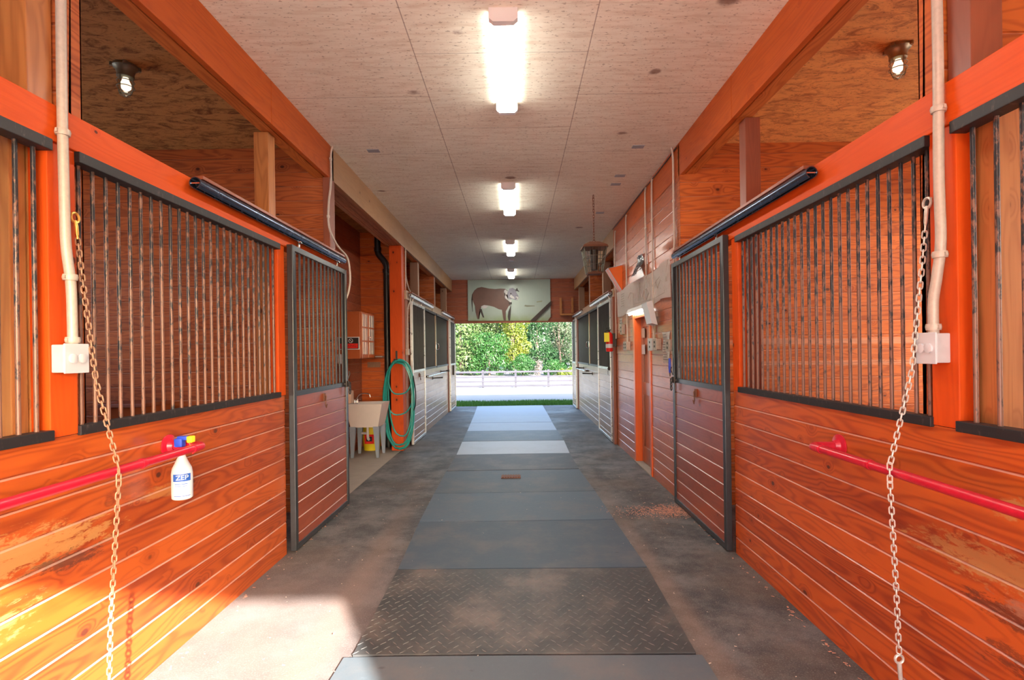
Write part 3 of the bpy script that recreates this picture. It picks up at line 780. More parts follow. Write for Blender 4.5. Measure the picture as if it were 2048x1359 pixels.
outlet('R', 2.008, 2.10, 1.487, 1.60, .055, 'white outlet box on the right orange post')

# crosstie chains: from an eye on the post, out over the red bar, then straight down
def link_mesh(L, w, r):
    mb = MB(); pts = []; n = 6; h = L/2-w/2
    for i in range(n+1): a = i*PI/n; pts.append((w/2*math.cos(a), 0, h+w/2*math.sin(a)))
    for i in range(n+1): a = PI+i*PI/n; pts.append((w/2*math.cos(a), 0, -h+w/2*math.sin(a)))
    mb.tube(pts, r, 6, True)
    return mb
def chain(path, mat, label, snapm, endsnap, name='tie_chain', pitch=.025):
    g = thing(name, label, 'chain', path[0])
    # walk the path
    P = [Vector(p) for p in path]; segs = []; tot = 0
    for a, b in zip(P, P[1:]): segs.append((tot, (b-a).length, a, b)); tot += (b-a).length
    def at(s):
        for t0, L, a, b in segs:
            if s <= t0+L or (t0, L, a, b) == segs[-1]: return a+(b-a)*((s-t0)/L), (b-a).normalized()
    lk = link_mesh(pitch+.0066, .0155, .0030).build('link', mat, g, True, raw=True)
    s = .10; k = 0; first = lk
    while s < tot:
        o = lk if k == 0 else lk.copy()
        if k: COL.objects.link(o); o.parent = g
        p, d = at(s)
        q = d.to_track_quat('Z', 'Y') @ Matrix.Rotation(.6+(k % 2)*PI/2, 3, 'Z').to_quaternion()
        o.rotation_mode = 'QUATERNION'; o.rotation_quaternion = q; o.location = p-P[0]
        s += pitch; k += 1
    # snap at the top
    a = P[0]; d = (P[1]-P[0]).normalized()
    e = MB(); e.tube([a+Vector((0, .02*math.cos(t), .02*math.sin(t))) for t in [i*PI/8 for i in range(16)]], .005, 8, True)
    sd_ = -1 if a.x < 0 else 1
    e.tube([a+Vector((0, 0, .018)), a+Vector((sd_*.03, 0, .018))], .005, 8)
    e.build('eye_bolt', snapm, g, True)
    e = MB(); e.tube([a+d*.0+Vector((0, 0, -.012)), a+d*.035, a+d*.075, a+d*.09], [.006, .008, .0065, .004], 10); e.build('snap_hook', snapm, g, True)
    if endsnap:
        z = P[-1]; e = MB(); e.tube([z+Vector((.016*math.cos(t), 0, -.02+.016*math.sin(t))) for t in [i*PI/8 for i in range(16)]], .005, 8, True)
        e.tube([z+Vector((0, 0, -.036)), z+Vector((.004, 0, -.09)), z+Vector((.006, 0, -.14))], [.009, .008, .005], 10)
        e.build('end_snap', snapm, g, True)
chain([(-1.80, 2.168, 2.125), (-1.76, 2.155, 1.85), (-1.70, 2.14, 1.45), (-1.600, 2.12, 1.11), (-1.600, 2.12, 1.05), (-1.64, 2.12, .5), (-1.655, 2.12, .13)], M['rustchain'],
      'rusty tie chain hanging from the left post over the red bar', M['brass'], False)
chain([(1.625, 2.09, 2.115), (1.60, 2.09, 1.85), (1.555, 2.09, 1.45), (1.463, 2.09, 1.08), (1.463, 2.09, 1.02), (1.482, 2.09, .6), (1.49, 2.09, .34)], M['chain'],
      'pale galvanised tie chain hanging from the right post over the red bar', M['chain'], True)

# red tie bars
def tiebar(side, yf, z, d, label):
    X = wx(side, d); n = 1 if side == 'L' else -1
    g = thing('tie_bar', label, 'bar', (wx(side, 0), yf, z))
    pts = [(wx(side, 0.01), yf, z), (wx(side, d-.03), yf, z)]
    c = [(wx(side, d-.03+.03*math.sin(a)), yf-.03+.03*math.cos(a), z) for a in (0.4, .8, 1.2, PI/2)]
    MB().tube(pts+c+[(X, yf-.08, z)], .021, 14).build('elbow', M['red'], g, True)
    MB().tube([(X, yf-.06, z), (X, 1.95, z)], .019, 14).build('rail', M['red'], g, True)
    MB().tube([(X, 1.95, z), (X, -.9, z)], .0192, 14).build('rail', M['red'], g, True)
    b = MB()
    for y in (yf-.085, yf-.45):
        MB().lathe([(.0215, -.012), (.0235, 0), (.0215, .012)], (X, y, z), 'y', 14).build('collar', M['red'], g, True)
    s = n
    b.lathe([(.058, 0), (.058, s*.007), (.034, s*.014), (.025, s*.035)], (wx(side, 0.001), yf, z), 'x', 20); b.build('flange', M['red'], g, True)
    b = MB(); b.tube([(wx(side, 0.0), -.86, z), (X, -.9, z)], .016, 12); b.build('elbow', M['red'], g, True)
tiebar('L', 2.754, 1.09, .184, 'red pipe tie bar along the left plank wall')
tiebar('R', 2.71, 1.05, .148, 'red pipe tie bar along the right plank wall')

# spray bottle hanging on the left bar
bx, by, bz = -1.715, 2.70, .83
g = thing('spray_bottle', 'white spray bottle with blue and yellow trigger hanging on the left red bar', 'bottle', (bx, by, bz))
b = MB(); b.lathe([(.040, 0), (.047, .006), (.048, .02), (.048, .13), (.044, .155), (.030, .185), (.017, .215), (.016, .232)], (bx, by, bz), 'z', 28); b.build('body', M['white'], g, True)
# printed label: a thin shell round the body
def shell(z0, z1, a0, a1, r, mat, name, par, shear=0):
    m = MB(); n = 14; lo = []; hi = []
    for i in range(n+1):
        a = a0+(a1-a0)*i/n; w = shear*(i/n)
        lo.append(m.bm.verts.new((bx+r*math.cos(a), by+r*math.sin(a), bz+z0))); hi.append(m.bm.verts.new((bx+r*math.cos(a), by+r*math.sin(a), bz+z1-w)))
    for i in range(n): m.bm.faces.new((lo[i], lo[i+1], hi[i+1], hi[i]))
    return m.build(name, mat, par, True)
ac = math.atan2(-by, -bx)+2*PI if False else math.atan2(0-by, 0-bx)
M['lblblue'] = plain('label_blue', (.02, .10, .42), .35, 0, .05); M['lblsky'] = plain('label_pale_blue', (.08, .18, .50), .35, 0, .05)
shell(.095, .132, ac-.9, ac+.85, .0487, M['lblblue'], 'label_band', g)
shell(.080, .084, ac-.7, ac+.5, .0487, M['lblsky'], 'label_line', g)
shell(.070, .073, ac-.7, ac+.4, .0487, M['lblsky'], 'label_line', g)
shell(.020, .023, ac-.8, ac+.8, .0487, M['lblblue'], 'label_line', g)
fw = Vector((math.cos(ac), math.sin(ac), 0)); rt = Vector((-math.sin(ac), math.cos(ac), 0))
mw = Matrix.Translation(Vector((bx, by, bz+.114))+fw*.0492) @ Matrix((( rt.x, 0, fw.x), (rt.y, 0, fw.y), (0, 1, 0))).to_4x4()
text('ZEP', .034, M['white'], g, 'label_text', mw)
b = MB(); b.lathe([(.019, .225), (.021, .23), (.021, .255), (.015, .262)], (bx, by, bz), 'z', 20); b.build('collar', M['redplain'], g, True)
zt = bz+.262
b = MB(); b.box(bx-.030, bx+.012, by-.018, by+.018, zt+.0, zt+.045, .008); b.box(bx-.018, bx+.034, by-.012, by+.012, zt+.035, zt+.056, .006); b.build('trigger_head', M['blue'], g, True)
b = MB(); b.box(bx+.034, bx+.062, by-.016, by+.016, zt+.022, zt+.056, .006); b.build('nozzle', M['yellow'], g, True)
b = MB(); b.tube([(bx+.03, by, zt+.03), (bx+.045, by, zt+.012), (bx+.058, by, zt-.004), (bx+.062, by, zt-.022), (bx+.056, by, zt-.036)], [.006, .007, .006, .005, .004], 8); b.build('trigger', M['redplain'], g, True)

# ------------------------------------------------------------------ sink alcove
sx0, sx1, sy0, sy1, zr, zb = -2.57, -2.02, 7.87, 8.36, .81, .46
g = thing('utility_sink', 'off-white utility sink on grey tapered legs in the left alcove', 'sink', ((sx0+sx1)/2, (sy0+sy1)/2, 0))
m = MB()
def rectp(x0, x1, y0, y1, z): return [(x0, y0, z), (x1, y0, z), (x1, y1, z), (x0, y1, z)]
ins = .07
o1 = rectp(sx0+ins, sx1-ins, sy0+ins*.6, sy1-ins*.6, zb); o2 = rectp(sx0, sx1, sy0, sy1, zr)
i2 = rectp(sx0+.025, sx1-.025, sy0+.025, sy1-.025, zr); i1 = rectp(sx0+ins+.02, sx1-ins-.02, sy0+ins*.6+.02, sy1-ins*.6-.02, zb+.03)
R = [[m.bm.verts.new(p) for p in q] for q in (o1, o2, i2, i1)]
for A, B in zip(R, R[1:]):
    for i in range(4): m.bm.faces.new((A[i], A[(i+1) % 4], B[(i+1) % 4], B[i]))
m.bm.faces.new(R[0]); m.bm.faces.new(R[3]); m.build('basin', M['basin'], g)
m = MB(); m.box(sx0-.02, sx0+.06, sy0, sy1, zr-.045, zr+.004, .006); m.build('back_ledge', M['basin'], g)
for (x, y) in ((sx0+.10, sy0+.06), (sx1-.10, sy0+.06), (sx0+.10, sy1-.06), (sx1-.10, sy1-.06)):
    m = MB(); xo = x+(.015 if x > (sx0+sx1)/2 else -.015)
    m.hexa(rectp(xo-.018, xo+.018, y-.018, y+.018, 0), rectp(x-.045, x+.045, y-.03, y+.03, zb+.01)); m.build('leg', M['greyleg'], g)
m = MB(); m.tube(smooth_path([(-2.30, 8.1, zb), (-2.30, 8.1, .36), (-2.30, 8.12, .27), (-2.30, 8.16, .24)]), .02, 12); m.tube([(-2.40, 8.15, .34), (-2.30, 8.12, .34)], .018, 10); m.build('drain_trap', M['white'], g, True)
m = MB(); m.tube(smooth_path([(-2.47, 8.14, zr), (-2.47, 8.14, zr+.07), (-2.42, 8.13, zr+.13), (-2.34, 8.12, zr+.145), (-2.27, 8.11, zr+.13), (-2.255, 8.11, zr+.085)]), .010, 10)
for yy in (8.07, 8.21): m.lathe([(.022, 0), (.018, .03), (.012, .05)], (-2.48, yy, zr), 'z', 12); m.box(-2.50, -2.43, yy-.006, yy+.006, zr+.045, zr+.055, .002)
m.build('faucet', M['chrome'], g, True)
g = thing('plastic_jug', 'milky plastic jug standing on the back corner of the utility sink', 'jug', (-2.545, 8.0, zr+.004))
m = MB(); m.box(-2.60, -2.49, 7.93, 8.07, zr+.005, zr+.20, .02); m.build('body', M['jug'], g, True)
m = MB(); m.lathe([(.026, .19), (.020, .225), (.018, .25)], (-2.545, 8.0, zr), 'z', 14); m.build('cap', M['jug'], g, True)
m = MB(); m.tube(smooth_path([(-2.545, 8.02, zr+.2), (-2.545, 8.065, zr+.23), (-2.545, 8.075, zr+.16)]), .008, 8); m.build('handle', M['jug'], g, True)
g = thing('bucket', 'yellow plastic bucket on the floor behind the sink legs', 'bucket', (-2.38, 8.62, .004))
m = MB(); m.lathe([(.125, .004), (.15, .36), (.158, .36), (.158, .38), (.145, .38), (.12, .02)], (-2.38, 8.62, 0), 'z', 28); m.build('pail', M['bucket'], g, True)
m = MB(); m.tube([(-2.38+.16*math.cos(a), 8.62-.02, .33-.12*math.sin(a)) for a in [i*PI/12 for i in range(13)]], .003, 6); m.build('bail', M['chrome'], g, True)
m = MB(); m.box(-2.455, -2.305, 8.465, 8.472, .12, .27, .002); m.build('printed_label', M['redplain'], g)
m = MB(); m.box(-2.425, -2.335, 8.458, 8.466, .16, .235, .002); m.build('label_mark', M['dark'], g)
# cabinet
g = thing('wall_cabinet', 'orange-brown wall cabinet with glazed doors above the sink', 'cabinet', (-2.40, 7.85, 1.50))
m = MB(); m.box(-2.618, -2.215, 7.50, 8.20, 1.49, 2.16, .004); m.build('case', M['cab'], g)
for k in (0, 1):
    ya = 7.515+k*.34; yb = ya+.33
    m = MB(); m.box(-2.215, -2.197, ya, yb, 1.50, 2.15, .003); dd = m.build('door', M['cab'], g)
    m = MB()
    for r in range(3):
        for c in range(2): m.box(-2.198, -2.192, ya+.04+c*.13, ya+.15+c*.13, 1.55+r*.20, 1.73+r*.20, .002)
    m.build('pane', M['glassy'], dd)
    m = MB(); m.lathe([(.008, 0), (.012, .015), (.01, .022)], (-2.192, yb-.02 if k == 0 else ya+.02, 1.80), 'x', 10); m.build('knob', M['chrome'], dd, True)
g = thing('no_smoking_sign', 'black and red NO SMOKING sign with white border on the cabinet side', 'sign', (-2.375, 7.49, 1.62))
m = MB(); m.box(-2.535, -2.225, 7.488, 7.499, 1.62, 1.80, .002); m.build('border', M['white'], g)
m = MB(); m.box(-2.523, -2.237, 7.484, 7.489, 1.632, 1.788); m.build('black_panel', M['dark'], g)
m = MB(); m.box(-2.515, -2.245, 7.481, 7.485, 1.64, 1.705); m.build('red_band', M['redplain'], g)
RX = Matrix.Rotation(PI/2, 4, 'X')
text('N', .095, M['redplain'], g, 'letter_n', Matrix.Translation((-2.42, 7.482, 1.745)) @ RX, .001)
m = MB(); m.tube([(-2.345+.028*math.cos(a), 7.481, 1.745+.028*math.sin(a)) for a in [i*PI/10 for i in range(20)]], .004, 6, True); m.tube([(-2.365, 7.481, 1.765), (-2.325, 7.481, 1.725)], .004, 6); m.build('prohibition_ring', M['white'], g, True)
text('SMOKING', .05, plain('dark_red_ink', (.25, .006, .006), .5), g, 'lettering', Matrix.Translation((-2.38, 7.480, 1.672)) @ RX, .001)
MB().box(-2.52, -2.30, 8.918, 8.93, 1.33, 1.42, .003).build('wall_block', M['post_tan'], **T('small light wood block on the alcove wall under the cabinet', 'block'))
g = thing('wall_intercom', 'pale oval wall phone beside the stall door edge, under the sign', 'phone', (-2.50, 7.45, 1.42))
m = MB(); m.box(-2.535, -2.475, 7.46, 7.50, 1.42, 1.56, .018); m.build('body', M['white'], g, True)
m = MB(); m.tube(smooth_path([(-2.505, 7.45, 1.43), (-2.505, 7.43, 1.46), (-2.505, 7.43, 1.52), (-2.505, 7.45, 1.55)]), .009, 8); m.build('handset', M['white'], g, True)
MB().box(-2.50, -2.06, 8.80, 8.93, 1.475, 1.50, .003).build('shelf', M['doorwood'], **T('dark narrow shelf on the alcove wall beside the black pipe', 'shelf'))
MB().box(-2.35, -2.23, 8.78, 8.90, 1.50, 1.52, .003).build('soap_tray', M['white'], **T('white tray lying on the dark alcove shelf', 'tray'))
MB().box(-2.235, -2.215, 8.912, 8.93, .98, 1.24, .003).build('thermometer', M['white'], **T('thin white strip thermometer on the alcove planks above the sink', 'thermometer'))
for k, (x, lab) in enumerate(((-2.42, 'left'), (-2.12, 'right'))):
    pass
# black drain pipe with an offset at the top
g = thing('drain_pipe', 'black plastic downpipe with a bent top beside the orange post', 'pipe', (-2.15, 8.80, 0))
m = MB(); m.tube(smooth_path([(-2.29, 8.80, 3.60), (-2.29, 8.80, 3.30), (-2.27, 8.80, 3.20), (-2.19, 8.80, 3.10), (-2.15, 8.80, 3.0), (-2.15, 8.80, 2.8), (-2.15, 8.80, 1.5), (-2.15, 8.80, .01)], 5), .05, 18); m.build('pipe', M['pvc'], g, True)
for px_, pz_ in ((-2.29, 3.26), (-2.15, 2.90)): MB().lathe([(.058, 0), (.060, .03), (.058, .06)], (px_, 8.80, pz_), 'z', 18).build('joint', M['pvc'], g, True)
# hose
g = thing('garden_hose', 'coiled teal garden hose hung on the orange alcove post', 'hose', (-1.90, 8.44, .03))
loops = [(.02, .235, 0), (.09, .225, 0), (.15, .20, .01), (.95, .17, .035), (.66, .20, .02), (.05, .24, -.01), (.04, .215, .0), (.12, .235, -.012)]
pts = []
for k, (zb_, hw, ox) in enumerate(loops):
    zn, hn, on = loops[(k+1) % len(loops)]
    for i in range(28):
        t_ = i/28; a = t_*2*PI
        zb2 = zb_+(zn-zb_)*(t_**3); hw2 = hw+(hn-hw)*t_; ztop = 1.465-.008*k
        zc = (ztop+zb2)/2; hz = (ztop-zb2)/2
        s_ = math.sin(a); c_ = math.cos(a)
        x = -1.885+ox+hw2*(abs(s_)**.75)*(1 if s_ > 0 else -1)*(1 if True else 0)
        pts.append((x, 8.462-.021*(k % 4)-.004*math.sin(a*2+k), zc+hz*c_*(1)))
MB().tube(pts, .0115, 8).build('coil', M['hose'], g, True)
m = MB(); m.tube(smooth_path([(-1.66, 8.44, 1.2), (-1.62, 8.42, .95), (-1.63, 8.42, .72), (-1.68, 8.44, .62)]), .009, 8); m.build('dark_tail', M['pvc'], g, True)
m = MB(); m.box(-1.96, -1.90, 8.42, 8.50, 1.44, 1.475, .006); m.box(-1.945, -1.915, 8.48, 8.50, 1.475, 1.60, .003); m.build('hanger', M['latch'], g)
# cables and small boxes around the corner post
conduit([(-1.79, 5.22, HC-.02), (-1.80, 5.20, 3.5), (-1.80, 5.20, 3.25), (-1.80, 5.12, 3.0), (-1.80, 5.13, 2.78), (-1.78, 5.30, 2.64), (-1.745, 5.50, 2.55), (-1.73, 5.53, 2.35), (-1.75, 5.53, 2.2), (-1.80, 5.53, 2.08)], .010, M['wire'],
        'loose pale cable looping from the ceiling past the left door track', (3.45, 2.9), 'cable')
conduit([(-1.81, 8.72, 3.28), (-1.81, 8.72, 2.85), (-1.80, 8.85, 2.66), (-1.79, 8.98, 2.58), (-1.79, 8.95, 2.45), (-1.80, 8.80, 2.3), (-1.80, 8.76, 1.9), (-1.80, 8.76, 1.62)], .010, M['wire'],
        'grey cable running down beside the hose post to a small box', (2.3, 1.95), 'cable')
MB().box(-1.83, -1.78, 8.71, 8.79, 1.53, 1.63, .004).build('switch_box', M['dirtybox'], **T('small grey switch box beside the hose post', 'switch'))
# blanket rods and brackets on the far planks
def rod(side, y0, y1, z, label, d=.08):
    g = thing('blanket_rod', label, 'bar', (wx(side, d), y0, z))
    MB().tube([(wx(side, d), y0, z), (wx(side, d), y1, z)], .011, 10).build('rod', M['tracklight'], g, True)
    for y in (y0+.05, y1-.05):
        m = MB(); wb(m, side, y-.02, y+.02, z-.02, z+.02, 0.0, d+.012, .003); m.build('bracket', M['latch'], g)
rod('L', 10.3, 13.6, 1.10, 'thin light blanket rod across the far left planks')
rod('R', 12.2, 14.1, 1.10, 'thin light blanket rod across the far right planks')
def handle_bar(side, y, z, L, label):
    g = thing('iron_peg', label, 'peg', (wx(side, 0), y, z))
    m = MB(); wb(m, side, y-.03, y+.03, z-.03, z+.03, 0, .012, .003); m.build('plate', M['latch'], g)
    MB().tube([(wx(side, .01), y, z), (wx(side, L), y, z+.01)], [.012, .015], 10).build('peg', M['latch'], g, True)
handle_bar('L', 11.4, 1.02, .22, 'black iron peg sticking out of the far left planks')
handle_bar('L', 12.6, 1.12, .20, 'second black iron peg on the far left planks, nearer the opening')
handle_bar('R', 11.6, 1.06, .22, 'black iron peg sticking out of the far right planks')
handle_bar('R', 13.1, 1.14, .20, 'second black iron peg on the far right planks, nearer the opening')
for side, y, lab in (('L', 11.915, 'pale door handle loop on the far left post'), ('R', 12.055, 'pale round door pull on the far right post')):
    m = MB(); wb(m, side, y-.04, y+.04, 1.62, 1.78, .0, .012, .003); X = wx(side, .06)
    m.tube(smooth_path([(wx(side, .01), y, 1.63), (X, y, 1.65), (X, y, 1.75), (wx(side, .01), y, 1.77)]), .010, 8)
    m.build('door_pull', M['chrome'], smooth=True, **T(lab, 'handle'))
MB().box(wx('L', .050), wx('L', .095), 14.50, 14.54, .95, 1.22, .006).build('door_pull', M['latch'], **T('long black pull handle on the last left stall door', 'handle'))

# ------------------------------------------------------------------ tack room wall
# door
g = thing('door_1', '', '', (XR+.05, 6.97, 0)); del g['label']; del g['category']; g['kind'] = 'structure'
m = MB(); m.box(XR-.012, XR+.16, 7.36, 7.45, 0, 2.06, .003); m.build('jamb', M['jamb'], g)
m = MB(); m.box(XR-.012, XR+.16, 6.49, 6.56, 0, 2.06, .003); m.build('jamb', M['jamb'], g)
m = MB(); m.box(XR-.008, XR+.16, 6.56, 7.36, 1.99, 2.06, .003); m.build('lintel', M['jamb'], g)
m = MB(); m.box(XR+.095, XR+.13, 6.56, 7.36, .02, 1.99); dl = m.build('door_leaf', M['doorwood'], g)
m = MB()
for a, b, c, d_ in ((6.56, 6.66, .02, 1.99), (7.26, 7.36, .02, 1.99), (6.66, 7.26, .02, .24), (6.66, 7.26, .95, 1.12), (6.66, 7.26, 1.87, 1.99)): m.box(XR+.08, XR+.098, a, b, c, d_, .004)
m.build('rail_and_stile', M['doorwood'], dl)
m = MB(); m.box(XR-.02, XR+.16, 6.5, 7.44, 0, .018, .003); m.build('threshold', M['slab'], g)
# fluorescent light over the door
g = thing('door_light', 'white fluorescent light fitting over the tack room door, below the banner', 'light', (XR-.05, 7.0, 2.06))
m = MB(); m.prism([(XR-.001, 6.62, 2.065), (XR-.001, 6.62, 2.15), (XR-.06, 6.62, 2.13), (XR-.09, 6.62, 2.075)], (0, .92, 0)); m.build('housing', M['lampwhite'], g)
e = G('door_tube'); e.fin((.9, .9, .9), .4); e.b.inputs['Emission Color'].default_value = (1, 1, .92, 1); e.b.inputs['Emission Strength'].default_value = 4
m = MB(); m.tube([(XR-.05, 6.66, 2.058), (XR-.05, 7.50, 2.058)], .013, 12); m.build('lamp_tube', e.m, g, True)
# conduits
for (y, zt_, zb_, lab) in ((5.43, 3.56, 2.0, 'pale conduit at the near end of the tack room wall, beside the stall door'),
                    (6.30, 3.50, 1.69, 'conduit on the tack room wall running down to the double grey boxes'),
                    (6.62, 3.50, 2.16, 'conduit on the tack room wall ending above the door light'),
                    (7.80, 3.45, 1.64, 'thin conduit on the tack room wall beyond the door, to a small box'),
                    (8.68, 3.42, 1.75, 'thin conduit at the far end of the tack room wall, above the fire extinguisher')):
    m_ = [(XR-.0, y+.0, min(zt_+.08, HC-.02)), (XR-.018, y, zt_), (XR-.018, y, (zt_+zb_)/2), (XR-.018, y, zb_)]
    if y < 5.5: m_ = [(XR-.04, y-.02, HC-.005), (XR-.02, y, 3.5), (XR-.02, y, 3.0), (XR-.02, y-.01, 2.7), (XR-.02, y+.02, 2.4), (XR-.02, y, 2.0), (XR-.02, y+.02, 1.68)]
    conduit(m_, .0105, M['wire'], lab, (3.1,), 'conduit')
# cable along the beam top
conduit([(XR-.01, 5.35, HC-.03), (XR-.012, 6.0, HC-.04), (XR-.01, 7.0, HC-.025), (XR-.012, 8.0, HC-.04), (XR-.01, 8.9, HC-.03)], .006, M['dark'], 'thin dark wire stapled along the ceiling edge above the tack room wall', (), 'cable')
def wallbox(y0, y1, z0, z1, d, mat, label, cat='box', name='junction_box'):
    g = thing(name, label, cat, (XR-d/2, (y0+y1)/2, z0))
    m = MB(); m.box(XR-d, XR-.001, y0, y1, z0, z1, .004); m.build('body', mat, g)
    m = MB(); m.box(XR-d-.005, XR-d, y0-.004, y1+.004, z0-.004, z1+.004, .002); m.build('cover', mat, g)
    m = MB()
    for k in (.3, .7): m.lathe([(.014, -d-.009), (.014, -d-.005)], (XR, (y0+y1)/2, z0+(z1-z0)*k), 'x', 10)
    m.build('socket_face', M['dark'], g, True)
    return g
wallbox(5.50, 5.64, 1.54, 1.66, .06, M['dirtybox'], 'grey outlet box on the tack room wall next to the stall door')
wallbox(6.02, 6.16, 1.56, 1.68, .06, M['dirtybox'], 'grey-brown outlet box, nearer of the adjoining pair by the door')
wallbox(6.22, 6.40, 1.55, 1.69, .06, M['galvbox'], 'light grey outlet box, farther of the adjoining pair by the door')
wallbox(7.66, 7.80, 1.56, 1.68, .06, M['dirtybox'], 'brown outlet box beyond the tack room door')
wallbox(7.82, 7.93, 1.56, 1.68, .05, M['dirtybox'], 'brown outlet box beside the farther one beyond the tack room door')
wallbox(6.60, 6.72, 1.66, 1.78, .014, M['white'], 'pale switch plate hung in the tack room doorway', 'switch', 'switch_plate') if False else None
wallbox(8.02, 8.16, 1.80, 1.95, .05, M['dirtybox'], 'grey thermostat above the outlet boxes beside the extinguisher', 'thermostat', 'thermostat')
m = MB(); m.box(-.105, -.09, 0, 1, 0, 1); m.bm.free()
# switch plates inside the door
for z, lab in ((1.72, 'upper switch plate on the tack room door'), (1.50, 'lower pale plate on the tack room door')):
    MB().box(XR+.070, XR+.080, 7.13, 7.29, z, z+.13, .003).build('plate', M['galvbox'] if z < 1.6 else M['dirtybox'], **T(lab, 'plate'))
# tilted white emergency box
g = thing('battery_light', 'white tilted box fixed on the tack room wall above the outlet boxes', 'box', (XR-.06, 6.18, 1.9))
m = MB(); m.hexa([(XR-.10, 6.05, 1.86), (XR-.035, 6.05, 1.84), (XR-.035, 6.30, 1.84), (XR-.10, 6.30, 1.86)], [(XR-.16, 6.05, 2.10), (XR-.095, 6.05, 2.12), (XR-.095, 6.30, 2.12), (XR-.16, 6.30, 2.10)]); m.build('body', M['white'], g)
m = MB(); m.box(XR-.10, XR-.001, 6.15, 6.20, 1.94, 2.0, .003); m.build('bracket', M['dirtybox'], g)
# papers
def sheet(name, y0, y1, z0, z1, mat, label, lines, cat='notice'):
    g = thing(name, label, cat, (XR, (y0+y1)/2, z0))
    m = MB(); n = 8; rows = []
    for j in range(n+1):
        z = z0+(z1-z0)*j/n
        rows.append([m.bm.verts.new((XR-.006-.006*math.sin(j*1.3+i), y0+(y1-y0)*i/3, z)) for i in range(4)])
    for a, b in zip(rows, rows[1:]):
        for i in range(3): m.bm.faces.new((a[i], a[i+1], b[i+1], b[i]))
    fs = m.bm.faces[:]
    bmesh.ops.solidify(m.bm, geom=fs, thickness=.001)
    m.build('sheet', mat, g)
    m = MB(); rnd = random.Random(int(y0*100))
    for k in range(lines):
        z = z1-(z1-z0)*(k+1)/(lines+1); a = y1-(y1-y0)*.12; L = (y1-y0)*(.45+.3*rnd.random())
        m.box(XR-.0155, XR-.0145, a-L, a, z-.003, z+.003)
    if lines: m.build('printed_lines', M['ink'], g, kind='stuff')
    else: m.bm.free()
sheet('paper_notice', 5.68, 5.96, 1.42, 1.75, M['paper'], 'long white paper notice pinned beside the stall door on the tack room wall', 11)
sheet('paper_notice', 8.22, 8.42, 1.86, 2.06, M['paper'], 'small paper notice under the far end of the banner', 4)
# banner with pencil drawing of a barn and horses
g = G('banner_paper'); x, y, z = g.pos()
n1 = g.noise(g.vec(x, y, z), 3.5, 6, .7); n2 = g.noise(g.vec(x, g.math('MULTIPLY', y, 1.5), g.math('MULTIPLY', z, 2)), 9, 5, .7)
c = g.mix(g.math('MULTIPLY', g.ramp(n1, .5, .75), .5), (.88, .84, .78), (.62, .50, .40)); c = g.mix(g.math('MULTIPLY', g.ramp(n2, .56, .7), .35), c, (.36, .30, .26))
M['banner'] = g.fin(c, .7)
g = thing('wall_banner', 'long pale banner with a faint pencil drawing above the tack room door', 'banner', (XR, 7.0, 2.1))
m = MB(); n = 24; lo = []; hi = []
for i in range(n+1):
    yy = 5.50+3.0*i/n; xx = XR-.02-.010*math.sin(i*.8)-(.02 if i < 4 else 0)
    lo.append((xx, yy, 2.10+.018*math.sin(i*.5))); hi.append((xx-.008, yy, 2.49+.012*math.sin(i*.45+1)))
V0 = [m.bm.verts.new(p) for p in lo]; V1 = [m.bm.verts.new(p) for p in hi]
for i in range(n): m.bm.faces.new((V0[i], V0[i+1], V1[i+1], V1[i]))
bmesh.ops.solidify(m.bm, geom=m.bm.faces[:], thickness=.002); m.build('sheet', M['banner'], g, True)
def stroke(pts, r=.004, mat=None, name='drawing'):
    m.tube([(XR-.050, yy, zz) for yy, zz in pts], r, 5)
m = MB()
# pointed horse heads, necks and a tree, sketched as lines (y grows away from the camera)
stroke([(6.95, 2.20), (6.93, 2.32), (6.86, 2.44), (6.78, 2.33), (6.74, 2.22)]); stroke([(6.60, 2.18), (6.58, 2.34), (6.48, 2.46), (6.36, 2.36), (6.30, 2.20), (6.33, 2.14)])
stroke([(6.66, 2.22), (6.50, 2.17), (6.38, 2.24), (6.46, 2.31), (6.60, 2.30), (6.66, 2.22)]); stroke([(6.1, 2.16), (6.14, 2.28), (6.05, 2.33), (5.98, 2.25), (5.85, 2.33), (5.74, 2.28), (5.70, 2.18)])
stroke([(7.25, 2.15), (7.24, 2.33), (7.4, 2.36), (7.55, 2.30)]); stroke([(5.63, 2.38), (5.55, 2.50)]); stroke([(6.22, 2.30), (5.62, 2.42)], .0025); stroke([(7.2, 2.18), (6.2, 2.15), (5.7, 2.17)], .0025)
m.build('drawing', M['inkl'], g, True)
m = MB(); rnd = random.Random(4)
for k in range(6):
    z = 2.40-k*.035; m.box(XR-.048, XR-.046, 7.86, 7.86+.2+.1*rnd.random(), z-.006, z+.006)
m.box(XR-.052, XR-.050, 5.60, 5.66, 2.28, 2.34)
m.build('caption_marks', M['inkl'], g, kind='stuff')
# curled poster above
gp = G('poster_print'); x, y, z = gp.pos(); n1 = gp.noise(gp.vec(x, y, z), 11, 4, .6)
M['poster'] = gp.fin(gp.mix(gp.ramp(n1, .4, .62), (.10, .12, .15), (.62, .64, .66)), .25, 0, .4, .1)
m = MB(); rows = []
for j in range(9):
    t_ = j/8; z = 2.53+.27*t_; xx = XR-.012-.09*(1-t_)**2-.012*math.sin(t_*7)
    rows.append([m.bm.verts.new((xx-.01*math.sin(i*2+j), 6.78+.34*i/5+.02*t_, z)) for i in range(6)])
for a, b in zip(rows, rows[1:]):
    for i in range(5): m.bm.faces.new((a[i], a[i+1], b[i+1], b[i]))
bmesh.ops.solidify(m.bm, geom=m.bm.faces[:], thickness=.0015)
m.build('curled_poster', M['poster'], smooth=True, **T('small curled glossy poster above the banner', 'poster'))
